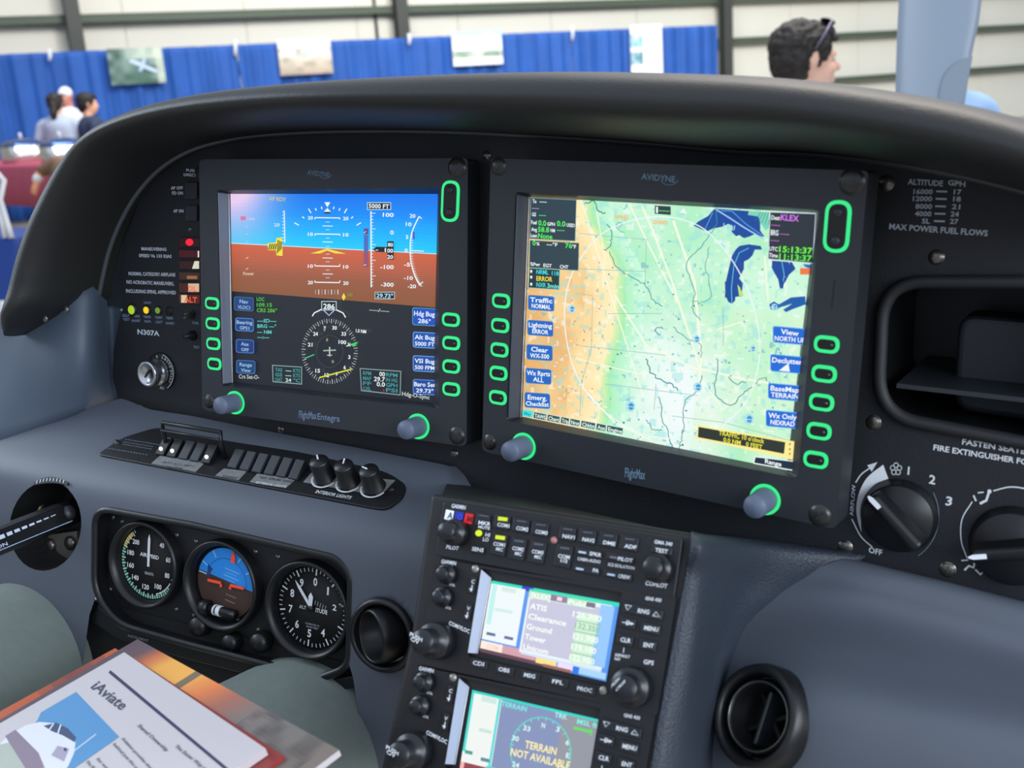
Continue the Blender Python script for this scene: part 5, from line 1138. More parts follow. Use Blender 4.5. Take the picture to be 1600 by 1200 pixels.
# two GPS navigators
def art_frequencies(c):
    q4 = [(768, 907), (968, 942), (947, 1065), (749, 1018)]; Q = lambda u, v: tuple(quad(q4, u, v))
    R_ = lambda u0, v0, u1, v1, col: c.poly([Q(u0, v0), Q(u1, v0), Q(u1, v1), Q(u0, v1)], col)
    def TX(t_, u0, u1, v, col, hh=8): a, b = Q(u0, v), Q(u1, v); c.text(t_, a, b, hh, col)
    R_(0, 0, 1, 1, (86, 150, 236)); R_(0, 0, 1, .05, (40, 220, 190)); R_(.24, 0, .33, .06, (30, 60, 200))
    R_(0, .04, .27, .82, (238, 246, 248)); R_(.015, .05, .05, .6, (190, 240, 236)); R_(.06, .36, .2, .40, (210, 236, 230)); R_(.09, .06, .2, .12, (216, 232, 226))
    R_(.03, .71, .1, .75, (90, 110, 150)); R_(.17, .71, .24, .75, (100, 110, 150)); R_(0, .84, .5, .95, (214, 160, 170)); R_(0, .84, .17, .97, (250, 235, 220)); R_(.0, .95, .5, 1, (96, 60, 74))
    R_(.30, .02, .85, .05, (70, 224, 176)); R_(.30, .05, .95, .88, (236, 244, 246)); R_(.315, .10, .88, .84, (200, 200, 222)); R_(.70, .20, .90, .86, (208, 240, 214)); R_(.86, .06, .97, .84, (150, 200, 250)); R_(.30, .05, .82, .14, (206, 232, 210)); R_(.47, .045, .6, .125, (150, 120, 160))
    TX('[KLEX]', .32, .47, .13, (250, 255, 250), 8); TX('Public', .61, .8, .13, (245, 255, 245), 8); R_(.52, .06, .56, .11, (250, 220, 230)); R_(.75, .06, .82, .12, (120, 110, 140))
    for i, (a, b) in enumerate((('ATIS', '126.300'), ('Clearance', '132.350'), ('Ground', '121.900'), ('Tower', '119.100'), ('Unicom', '122.950'))):
        v = .28 + .138 * i; TX(a, .325, .325 + .033 * len(a), v, (252, 255, 252), 9); TX(b, .66 if i == 0 else .69, .885, v, (150, 196, 150) if i == 1 else (250, 255, 246), 9.5)
    for i in range(4): R_(.70, .315 + .138 * i, .89, .325 + .138 * i, (130, 180, 150))
    R_(.315, .87, .95, .90, (210, 228, 250)); R_(.44, .90, .60, .97, (252, 226, 130)); R_(.61, .90, .73, .97, (240, 220, 250)); R_(.73, .9, .78, 1, (30, 120, 230)); R_(.78, .9, .99, .98, (170, 214, 248)); R_(.5, .96, .72, 1, (150, 100, 90))
    TX('COM', .05, .14, .93, (250, 200, 190), 7)
def art_terrain(c):
    q4 = [(738, 1078), (935, 1124), (912, 1262), (716, 1214)]; Q = lambda u, v: tuple(quad(q4, u, v))
    R_ = lambda u0, v0, u1, v1, col: c.poly([Q(u0, v0), Q(u1, v0), Q(u1, v1), Q(u0, v1)], col)
    R_(0, 0, 1, 1, (132, 146, 186)); R_(.72, .02, 1, 1, (146, 150, 160)); R_(0, 0, .24, .86, (240, 244, 240)); R_(0, 0, 1, .03, (40, 214, 200)); R_(0, .02, .02, .7, (70, 220, 210)); R_(.215, .02, .235, .86, (90, 220, 214)); R_(.08, .04, .2, .1, (206, 230, 222)); R_(.1, .4, .2, .44, (200, 230, 214))
    R_(.02, .68, .08, .72, (70, 160, 150)); R_(.15, .72, .22, .76, (90, 140, 150)); R_(0, .82, .1, .92, (250, 180, 170)); R_(.03, .82, .22, .9, (150, 60, 70)); R_(.2, .80, .5, .83, (80, 210, 210))
    TQ = lambda t_, u0, u1, v, col, hh=8: c.text(t_, Q(u0, v), Q(u1, v), hh, col)
    TQ('TERRAIN', .24, .44, .10, (120, 236, 230), 8); TQ('TRK', .66, .76, .085, (180, 240, 236), 8); TQ('MSL ft', .84, 1, .10, (130, 240, 226), 8); R_(.82, .14, .97, .17, (100, 220, 90)); R_(.955, .12, .965, .2, (90, 220, 90))
    ang = np.linspace(0, 2 * PI, 60); 
    cx, cy = .60, .50; P = [Q(cx + .235 * math.cos(t), cy + .38 * math.sin(t)) for t in ang]; c.line(P, 1.8, (90, 214, 204))
    for i in range(24):
        t = 2 * PI * i / 24; c.line([Q(cx + .235 * math.cos(t), cy + .38 * math.sin(t)), Q(cx + .215 * math.cos(t), cy + .345 * math.sin(t))], 1.4, (120, 226, 214)); c.h -= c.step
    c.nx()
    for t_, u, v in (('N', .585, .235), ('33', .46, .31), ('3', .70, .24), ('30', .385, .45), ('6', .79, .36), ('E', .81, .50), ('12', .77, .66), ('24', .42, .74), ('S', .60, .86)): TQ(t_, u - .012 * len(t_), u + .016 * len(t_), v, (220, 250, 246), 8)
    TQ('TERRAIN', .47, .72, .50, (255, 240, 170), 12); TQ('NOT AVAILABLE', .37, .84, .62, (255, 240, 170), 12)
def navigator(label, sh, art, last=False):
    at = fC.p(700, 1030) + sh; r = thing('gps_navigator', label, 'gps navigator', at); s_ = sh
    hole = rpoly([(752, 888), (972, 926), (948, 1074), (731, 1026)], 3, 2)
    g = MB(); g.sh = s_; g.slab(fC, rpoly([(681, 873), (1057, 932), (1026, 1118), (650, 1036)], 4, 3), -.0045, 0, holes=[hole]); g.obj('face_plate', M_radio, r)
    g = MB(); g.sh = s_; hb = [fC.p(x, y, -.006) + fC.ex * .0022 for x, y in hole]; ht = [fC.p(x, y) for x, y in hole]; n = len(ht)
    g.add(ht + hb, [[i, (i + 1) % n, n + (i + 1) % n, n + i] for i in range(n)] + [list(range(n, 2 * n))]); g.obj('screen_well', M_dark, r, flip=True)
    g = MB(); g.sh = s_; A_, B_, C_, D_ = fC.p(752, 890, .0006), fC.p(767, 903, -.0035), fC.p(746, 1021, -.0035), fC.p(731, 1020, .0006)
    g.prism([A_, B_, C_, D_], [p - fC.n * .0006 for p in (A_, B_, C_, D_)]); g.obj('side_bevel', mat('radio_bevel_painted_sheen', (160, 170, 192), .35), r)  # pale colour paints the light reflected by the left bevel
    g = MB(); g.sh = s_; g.tube([B_ + fC.n * .0003, C_ + fC.n * .0003], .0004, 8); g.obj('painted_glint', M_white, r)  # painted glint where the bevel meets the screen
    a = MB(); art(Cv(a, fC, h=-.0042)); a.obj('screen_image', GLOW, r)
    L = lambda nm, it, ex=None: ink(nm, it, r, sh, extra=ex, h=.0003)
    L('maker_lettering', [('GARMIN', 689, 880, 712, 6.5)]); L('model_lettering', [('GNS 430', 1008, 937, 1033, 5.5)])
    for x, y, nm in ((697, 896, 'power_knob'), (691, 932, 'squelch_knob')):
        cknob(r, (x + 4, y + 1), 0, .0064, .0042, s_, nm, L_=.011)
        L('knob_lettering', [('COM' if y < 900 else 'VLOC', x - 2, y + 14, x + 9, 4), ('VOL', x + 4, y + 19, x + 14, 4)])
    for x, y, t_ in ((739, 914, 'C'), (732, 956, 'V')):
        k = key(r, x, y, 11, 27, s_); g = MB(); c = Cv(g, fC, h=.0021); g.sh = s_; c.text(t_, (x - 3, y - 3), (x + 2, y - 2), 6, WHT); c.line([(x - 1, y + 0), (x - 3, y + 10)], 1.6, WHT); c.poly([(x - 6, y + 5), (x, y + 6), (x - 3, y + 11)], WHT); g.obj('key_lettering', INK, k)
    g = MB(); g.sh = s_; c = Cv(g, fC, h=.0003); c.text('COM/VLOC', (701, 976), (733, 990), 6.5, WHT); g.obj('knob_caption', INK, r)
    k = cknob(r, (688, 1001), 0, .0115, .0078, s_, 'tuning_knob', L_=.026); g = MB(); g.sh = s_; c = Cv(g, fC, h=.0265); c.text('PUSH', (640, 993), (659, 1003), 6, WHT); c.text('C/V', (641, 1000), (654, 1007), 6, WHT); g.obj('cap_lettering', INK, k)
    k = cknob(r, (990, 1073), 0, .0115, .0078, s_, 'cursor_knob', L_=.020); g = MB(); g.sh = s_; c = Cv(g, fC, h=.0204); c.text('PUSH', (955, 1075), (968, 1062), 6, WHT); c.text('CRSR', (962, 1081), (977, 1066), 6, WHT); g.obj('cap_lettering', INK, k)
    for x, y, w_, t_ in ((1005, 955, 58, ' RNG '), (981, 973, 24, 'D'), (1017, 982, 28, 'MENU'), (977, 1000, 24, 'CLR'), (1013, 1008, 24, 'ENT')):
        k = key(r, x, y, w_, 15, s_)
        def tri(c, x=x, y=y):
            if t_ == ' RNG ':
                c.line([(x - 28, y - 10), (x - 18, y - 8), (x - 25, y - 2), (x - 28, y - 10)], 1.2, WHT); c.line([(x + 15, y + 7), (x + 26, y + 9), (x + 20, y + 1), (x + 15, y + 7)], 1.2, WHT)
            if t_ == 'D': c.line([(x - 9, y - 1), (x + 8, y + 2)], 1.2, WHT); c.poly([(x + 5, y - 1), (x + 10, y + 2), (x + 4, y + 4)], WHT)
        n_ = {' RNG ': 9, 'D': 3, 'MENU': 11, 'CLR': 8, 'ENT': 8}[t_]
        ink('key_lettering', [(t_.strip(), x - n_, y + 3 - n_ * .15 + .5, x + n_, 7)], k, sh, extra=tri)
    L('default_lettering', [('DEFAULT', 961, 1025, 984, 4.5), ('NAV', 960, 1031, 969, 4.5)], lambda c: c.line([(975, 1012), (974, 1020)], 1.2, WHT)); L('gps_lettering', [('GPS', 1005, 1037, 1021, 7)])
    for x, y, t_ in ((749, 1037, 'CDI'), (789, 1047, 'OBS'), (829, 1056, 'MSG'), (873, 1066, 'FPL'), (915, 1077, 'PROC')):
        k = key(r, x, y, 30, 13, s_, h=.0012); n_ = 2.9 * len(t_); g = MB(); g.sh = s_; c = Cv(g, fC, h=.0015); c.text(t_, (x - n_ - 2, y + 1), (x + n_ - 2, y + 1 + n_ * .38), 6.5, WHT); g.obj('key_lettering', INK, k)
    for x, y in ((743, 889), (943, 1079)):
        g = MB(); g.sh = s_; g.lathe(fC.fr(x, y), [(.0026, 0), (.0026, .0006), (.0018, .0014), (0, .0015)], 18); g.obj('fastener', mat('bare_metal', (160, 156, 150), .35, metal=.7), r)
navigator('upper gps navigator of the radio stack, its screen listing radio frequencies', np.zeros(3), art_frequencies)
_o = art_terrain
def art2_(c):
    c.mb.sh = np.zeros(3); c.pl = fC; _o(c)
navigator('lower gps navigator of the radio stack, its round compass screen reading terrain not available', DN, art2_)

# ------------------------------------------------------------------ right knee bolster with its vent
kb = thing('knee_bolster', 'large smooth blue grey knee bolster at the lower right with a round vent', 'dashboard bolster', S(1350, 1100, -.09))
KG = gridpx([[(1316, 872, .05), (1400, 892, .05), (1480, 911, .05), (1600, 942, .05), (1800, 992, .05)],
    [(1316, 873, .012), (1400, 893, .010), (1480, 912, .010), (1600, 943, .010), (1800, 993, .010)],
    [(1240, 905, -.002), (1340, 920, -.004), (1450, 945, -.004), (1600, 985, -.004), (1800, 1040, -.004)],
    [(1186, 948, -.022), (1300, 960, -.022), (1430, 985, -.020), (1600, 1030, -.018), (1800, 1085, -.018)],
    [(1148, 1010, -.055), (1280, 1018, -.064), (1420, 1040, -.062), (1600, 1080, -.058), (1800, 1130, -.058)],
    [(1126, 1075, -.080), (1260, 1082, -.098), (1420, 1100, -.097), (1600, 1135, -.094), (1800, 1180, -.09)],
    [(1110, 1150, -.092), (1250, 1160, -.112), (1420, 1175, -.113), (1600, 1205, -.11), (1800, 1250, -.11)],
    [(1092, 1280, -.10), (1240, 1290, -.120), (1420, 1300, -.122), (1600, 1320, -.12), (1800, 1350, -.12)]], 10, 8)
g = MB(); nr, nc = len(KG), len(KG[0]); VC = pix(PP.p(1188, 1121))
FH = [(1188 + 58 * math.cos(a), 1121 - 56 * math.sin(a)) for a in np.linspace(0, 2 * PI, 41)[:-1]]
bb = len(g.v); g.add([p for r_ in KG for p in r_], [[i * nc + j, (i + 1) * nc + j, (i + 1) * nc + j + 1, i * nc + j + 1] for i in range(nr - 1) for j in range(nc - 1)
    if math.hypot(*(pix((KG[i][j] + KG[i + 1][j + 1]) / 2) - np.array([1190, 1121]))) > 59], smooth=True)
g.obj('bolster_shell', M_grey, kb)
_q = np.array([p for r_ in KG for p in r_ if 50 < math.hypot(*(pix(p) - np.array([1188, 1121]))) < 78]); _c = _q.mean(0); _n = np.linalg.svd(_q - _c)[2][2]
VR = Plane(_c, _c + np.cross(_n, A3(0, 0, 1)) * .1, _c + np.cross(_n, np.cross(_n, A3(0, 0, 1))) * .1)
vent('air_vent', 'round black eyeball air vent in the lower right knee bolster', VR.off(.004), 1188, 1121, .0325, (.08, .02), out=.009, tall=.012)

g = MB(); dk_ = [S(700, 752, .035), S(1120, 842, .035), PC.p(1084, 838, -.004), PC.p(690, 775, -.004)]; g.prism(dk_, [p - A3(0, 0, .004) for p in dk_]); g.obj('top_deck', M_frame, cs)
B3 = Plane(A3(0, .05, 0), A3(1, .05, 0), A3(0, .05, 1)); g = MB(); g.slab(B3, [(600, 730), (1120, 830), (1160, 1300), (560, 1300)], -.004, 0); g.obj('rear_cover', M_frame, cs)
g = MB(); g.lathe(VR.fr(1188, 1121, -.02), [(.04, 0), (.04, .001)], 24); g.obj('duct_back', M_dark, kb)
# ------------------------------------------------------------------ climate knobs
def climate(label, cx, cy, R_, ang, art):
    t = thing('climate_knob', label, 'climate knob', PP.p(cx, cy)); fr = PP.fr(cx, cy)
    g = MB(); g.lathe(fr, [(R_ * 1.06, 0), (R_ * 1.06, .002), (R_, .004), (R_ * .97, .008), (R_ * .93, .0095), (0, .0098)], 56); g.obj('dial', M_black, t)
    f2 = rotf(fr, ang); g = MB(); w1, w2 = R_ * .30, R_ * .17
    q = lambda a, b, h: f2[0] + f2[1] * a + f2[2] * b + f2[3] * h
    e1, e2 = R_ * .93, -R_ * .93
    g.prism([q(e1, -w2 * .8, .020), q(e1, w2 * .8, .020), q(e2, w2, .024), q(e2, -w2, .024)], [q(e1 * 1.0, -w1, .0092), q(e1, w1, .0092), q(e2, w1 * 1.1, .0092), q(e2, -w1 * 1.1, .0092)]); g.obj('grip', M_black, t, bevel=.003, seg=4)
    g = MB(); g.fslab(f2, rpoly([(R_ * .55, -.0016), (R_ * .88, -.0016), (R_ * 1.0, -.0005), (R_ * 1.0, .0005), (R_ * .88, .0016), (R_ * .55, .0016)], .0004, 2), .0204, .0210); g.obj('pointer_mark', mat('bright_white_paint', (246, 248, 255), .4), t)
    a = MB(); c = Cv(a, PP, h=.0003); art(c); a.obj('dial_printing', INK, t); return t
def art_air(c):
    out = catmull([np.array(p, float) for p in ((1346, 832), (1340, 812), (1338, 792), (1343, 768), (1356, 745), (1380, 726))], 5); inn = catmull([np.array(p, float) for p in ((1388, 748), (1367, 757), (1352, 775), (1345, 797), (1345, 815), (1346, 832))], 5)
    n = len(out)
    for i in range(n - 1): c.poly([out[i], out[i + 1], inn[n - 2 - i], inn[n - 1 - i]], (236, 240, 246)); c.h -= c.step
    c.nx(); W2 = (220, 226, 232)
    c.line(catmull([np.array(p, float) for p in ((1363, 855), (1345, 838), (1331, 811))], 5), 2, W2); c.line(catmull([np.array(p, float) for p in ((1337, 754), (1346, 741), (1361, 730))], 5), 2, W2); c.poly([(1355, 727), (1371, 722), (1362, 737)], W2)
    c.text('AIRFLOW', (1333, 806), (1337, 757), 6, (190, 200, 212), up=(-1, .05)); c.text('1', (1416, 741), (1422, 742), 13, W2); c.text('2', (1451, 755), (1461, 757), 14, W2); c.text('3', (1477, 789), (1487, 790), 14, W2); c.text('OFF', (1357, 863), (1378, 868), 9, W2)
    for i in range(5):
        a = 2 * PI * i / 5 + .3; x, y = 1400 + 5.5 * math.cos(a), 733 - 6 * math.sin(a); c.arc(x, y, 3.6, 3.8, 0, 360, 1.3, W2, 14); c.h -= c.step
    c.nx(); c.arc(1402, 806, 65, 72, -60, 30, 1.2, (120, 130, 145))
def art_vent(c):
    W2 = (222, 228, 234)
    c.line(catmull([np.array(p, float) for p in ((1511, 872), (1502, 845), (1503, 812), (1519, 784))], 6), 1.8, W2); c.line(catmull([np.array(p, float) for p in ((1552, 767), (1578, 761), (1604, 764), (1630, 772))], 6), 2, W2)
    for L, wd in (([(1521, 774), (1525, 783)], 2.6), ([(1528, 770), (1537, 769)], 2), ([(1531, 787), (1541, 782), (1545, 770)], 4), ([(1502, 876), (1513, 875)], 2.2), ([(1507, 891), (1514, 884), (1521, 887), (1523, 879)], 3.4), ([(1524, 890), (1532, 898), (1538, 891)], 2.4)): c.line(L, wd, W2)
    c.disc(1546, 768, 3.4, 3.4, W2, 12)
climate('large black airflow knob with white fan scale, left of the two climate knobs', 1405, 805, .0235, math.radians(139), art_air)
climate('large black vent direction knob cut by the right picture edge', 1582, 852, .0245, math.radians(196), art_vent)
# ------------------------------------------------------------------ pilot's legs and the reading matter on his lap
LN = A3(math.sin(.314) * math.cos(-2.27), math.sin(.314) * math.sin(-2.27), math.cos(.314)); LO = CAM + ray(195, 1018) * .77
class LPl(Plane):
    def __init__(s, h): s.n = LN; s.o = LO + LN * h; s.ex = unit(A3(1, 0, 0) - LN[0] * LN); s.ey = np.cross(LN, s.ex)
LP = LPl(0)
e1 = unit(LP.p(413, 1166) - LP.p(195, 1018)); e2 = unit(np.cross(LN, e1)); e2 = e2 if e2 @ (LP.p(0, 1131) - LP.p(195, 1018)) > 0 else -e2
K1 = CAM + ray(492, 1172) * .90; K2 = CAM + ray(22, 1050) * 1.0
HIP = A3(.0, -.74, -.46)
pil = thing('person', 'pilot in grey green trousers seated at the left, knees under the gauges', 'person', A3(.05, -.45, -.75))
g = MB(); h1, h2 = HIP + A3(.10, 0, 0), HIP + A3(-.10, 0, 0)
for K, h, fd in ((K1, h1, A3(.06, .28, -.42)), (K2, h2, A3(.0, .26, -.42))):
    g.limb(h, K, .088, .072); g.limb(K, K + fd * .5, .068, .056); g.limb(K + fd * .5, K + fd, .054, .038); g.limb(K + fd, K + fd + A3(.01, .16, -.04), .036, .03)
g.limb(h1, h2, .10, .10); g.limb(HIP + A3(0, -.02, .02), HIP + A3(0, -.10, .24), .13, .12)
body = g.obj('body', mat('skin_tone', (205, 160, 135), .5), pil, remesh=.012)
g = MB()
for K, h, fd in ((K1, h1, A3(.06, .28, -.42)), (K2, h2, A3(.0, .26, -.42))):
    g.limb(h, K, .100, .086, 24); g.limb(K, K + fd * .55, .082, .072, 24); g.limb(K + fd * .55, K + fd * .95, .066, .062, 20)
g.limb(h1, h2, .108, .108); g.limb(HIP, HIP + A3(0, -.06, .12), .135, .13)
M_trs = mat('grey_green_cotton', (126, 136, 132), .8, bump=.5, scale=90, var=.04)
g.obj('trousers', M_trs, pil, remesh=.008, smooth_it=10)
def sheet_of(name, label, pts, h, th, m, art=None, grp=None):
    P_ = LPl(h); o = MB(); o.prism([P_.o + (p - LO) for p in pts], [P_.o + (p - LO) - LN * th for p in pts]); r = thing(name, label, 'magazine', LO + LN * (h - th) + sum([(p - LO) for p in pts]) / len(pts), grp)
    o.obj('pages', m, r)
    if art: a = MB(); art(a, P_); a.obj('printed_cover', INK, r)
    return r
M_pap = mat('white_paper', (204, 196, 198), .55)
pp = lambda x, y, h: LPl(h).p(x, y) - LN * h
A_ = pp(194, 1019, .0045); wd, ht = .216, .29
L3 = lambda a, u, v: a + e1 * u + e2 * v
pg = [A_, L3(A_, wd, 0), L3(A_, wd, ht), L3(A_, 0, ht)]
def art_news(a, P_):
    c = Cv(a, P_, h=.0002); NV_ = (44, 48, 84); up = (.865, -.5)
    c.line([(171, 1049), (352, 1200), (400, 1240)], 5, NV_)
    c.text('iAviate', (141, 1074), (189, 1110), 19, (66, 72, 92), up=(.80, -.60))
    c.poly([(119, 1081), (186, 1151), (116, 1200), (0, 1260), (-40, 1222), (58, 1126), (64, 1113)], (84, 146, 196))
    c.poly([(40, 1133), (62, 1128), (84, 1130), (104, 1142), (118, 1158), (116, 1176), (106, 1198), (60, 1240), (10, 1240), (-10, 1170), (18, 1146)], (226, 226, 236))
    c.poly([(68, 1134), (88, 1129), (106, 1138), (119, 1152), (117, 1160), (98, 1149), (80, 1142)], (56, 74, 110)); c.line([(84, 1130), (76, 1142)], 2, (230, 232, 240)); c.line([(95, 1132), (90, 1147)], 2, (230, 232, 240))
    c.poly([(8, 1150), (24, 1140), (60, 1176), (70, 1200), (40, 1204)], (140, 122, 140)); c.poly([(90, 1165), (108, 1170), (100, 1190), (80, 1180)], (170, 160, 180)); c.line([(112, 1176), (150, 1147)], 1.6, (214, 224, 236)); c.disc(102, 1171, 2.5, 3, (60, 40, 90), 10)
    c.poly([(-20, 1168), (14, 1160), (42, 1204), (-20, 1230)], (178, 184, 172))
    for t_, a0, b0, hh in (('Shared Ownership', (214, 1134), (259, 1174), 6.5), ('The Easier Way to Fly', (272, 1166), (330, 1212), 6.5), ('Aviation provides shared', (189, 1154), (240, 1208), 5.5), ('behind just the cost of', (176, 1163), (224, 1214), 5.5), ('for everyone', (150, 1186), (180, 1216), 5.5), ('The flying club', (133, 1190), (160, 1216), 5.5)):
        c.text(t_, a0, b0, hh, (96, 100, 116), up=up)
B_ = pp(215, 999, -.003); d1 = pp(530, 1172, -.003) - B_; dl = float(np.linalg.norm(d1)); d1 = d1 / dl; d2 = unit(np.cross(LN, d1)); d2 = d2 if d2 @ e2 > 0 else -d2
L4 = lambda u, v: B_ + d1 * u + d2 * v
dk = [B_, L4(dl, 0), L4(dl, .20), L4(0, .2)]
def art_dusk(a, P_):
    n, m_ = 150, 70; Q = lambda u, v: P_.o + (L4(dl * u, .2 * v) - LO) + LN * .0002
    def col(u, v):
        st = [(0, (92, 72, 84)), (.10, (104, 78, 84)), (.16, (206, 110, 70)), (.24, (246, 176, 76)), (.36, (250, 178, 84)), (.48, (232, 130, 70)), (.58, (172, 106, 90)), (.68, (134, 118, 112)), (.8, (122, 116, 112)), (1, (128, 116, 106))]
        k = u + .03 * math.sin(v * 9)
        for i in range(len(st) - 1):
            if k <= st[i + 1][0]: q = mixc(st[i][1], st[i + 1][1], (k - st[i][0]) / (st[i + 1][0] - st[i][0])); break
        else: q = st[-1][1]
        if .68 < u < .97 and v < .28: q = mixc(q, (82, 72, 70), max(0, vn(u * 30, v * 30, 3) - .2))
        if .35 < u < .39 and v < .5: q = (128, 110, 84)
        if u > .45 and .30 < v < .42: q = mixc(q, (186, 64, 52), .7)
        return q
    a.grid([[Q(j / n, i / m_) for j in range(n + 1)] for i in range(m_ + 1)], cols=[[col((j + .5) / n, (i + .5) / m_) for j in range(n)] for i in range(m_)], smooth=False)
C_ = pp(180, 1013, -.007); o2 = unit(pp(0, 1112, -.007) - C_); og = [C_, L3(C_, .2, 0), C_ + e1 * .2 + o2 * .3, C_ + o2 * .3]
def art_or(a, P_):
    Q = lambda u, v: P_.o + (C_ + e1 * .2 * u + o2 * .3 * v - LO) + LN * .0002
    n = 30; a.grid([[Q(j / 6, i / n) for j in range(7)] for i in range(n + 1)], cols=[[mixc((196, 88, 44), (120, 56, 50), max(0, math.sin(i * .55)) * .8) for j in range(6)] for i in range(n)], smooth=False)
D_ = LP.p(430, 1171)
grp_ = None
sheet_of('magazine', 'orange covered magazine, lowest of the papers on the lap', og, -.007, .003, M_pap, art_or)
sheet_of('magazine', 'red magazine sandwiched right under the white newsletter on the lap', [L3(A_, .012, -.003), L3(A_, .226, -.005), L3(A_, .232, .28), L3(A_, .01, .28)], -.0005, .0022, mat('red_cover', (150, 52, 50), .4))
sheet_of('magazine', 'glossy magazine with a sunset photograph cover, sticking out at the right of the papers', dk, -.003, .0038, M_pap, art_dusk)
sheet_of('newsletter', 'white newsletter headed iAviate with a blue aircraft photo, topmost on the lap', pg, .0045, .0045, M_pap, art_news)

# ------------------------------------------------------------------ propeller in front of the windshield
pr = thing('propeller', 'blue grey propeller blade rising beyond the glareshield at the right', 'propeller', A3(.36, 1.55, -.45))
sec = [(-420, 1425, 1560), (-200, 1412, 1548), (0, 1404, 1533), (70, 1401, 1520), (150, 1399, 1508), (240, 1399, 1494), (360, 1404, 1476), (500, 1415, 1460)]
rows = []
for y, xl, xr in sec:
    a_, b_ = S(xl, y, 1.55), S(xr, y + 8, 1.52); w_ = b_ - a_; n_ = unit(np.cross(w_, A3(0, 0, 1))); n_ = n_ if n_[1] < 0 else -n_
    rows.append([a_ + w_ * (.5 - .5 * math.cos(PI * k / 8)) + n_ * .016 * math.sin(PI * k / 8) ** .8 for k in range(9)] + [a_ + w_ * (.5 + .5 * math.cos(PI * k / 8)) - n_ * .012 * math.sin(PI * k / 8) for k in range(1, 9)])
g = MB(); g.grid(catmull([np.array(r_) for r_ in rows], 4)); g.add([p for p in rows[-1]], [list(range(17))]); g.obj('blade', mat('blue_grey_blade_paint', (146, 160, 177), .4), pr, merge=True)
BPl = Plane(S(1404, 0, 1.525), S(1533, 8, 1.505), S(1400, 150, 1.525)); g = MB()
g.slab(BPl, catmull([np.array(p, float) for p in ((1519, 88), (1496, 97), (1480, 112), (1471, 132), (1468, 156), (1468, 190))], 5) + [np.array([1490., 190]), np.array([1506, 155])], 0, .004); g.obj('deice_boot', mat('boot_rubber', (136, 150, 165), .55), pr)
g = MB(); c0 = (rows[-1][0] + rows[-1][8]) / 2; g.tube([c0, c0 * .5 + A3(.36, 1.55, -.45) * .5, A3(.36, 1.55, -.45)], [.04, .045, .05], 16); g.ell(A3(.36, 1.55, -.45), A3(.17, .26, .17)); g.obj('spinner', M_white, pr)

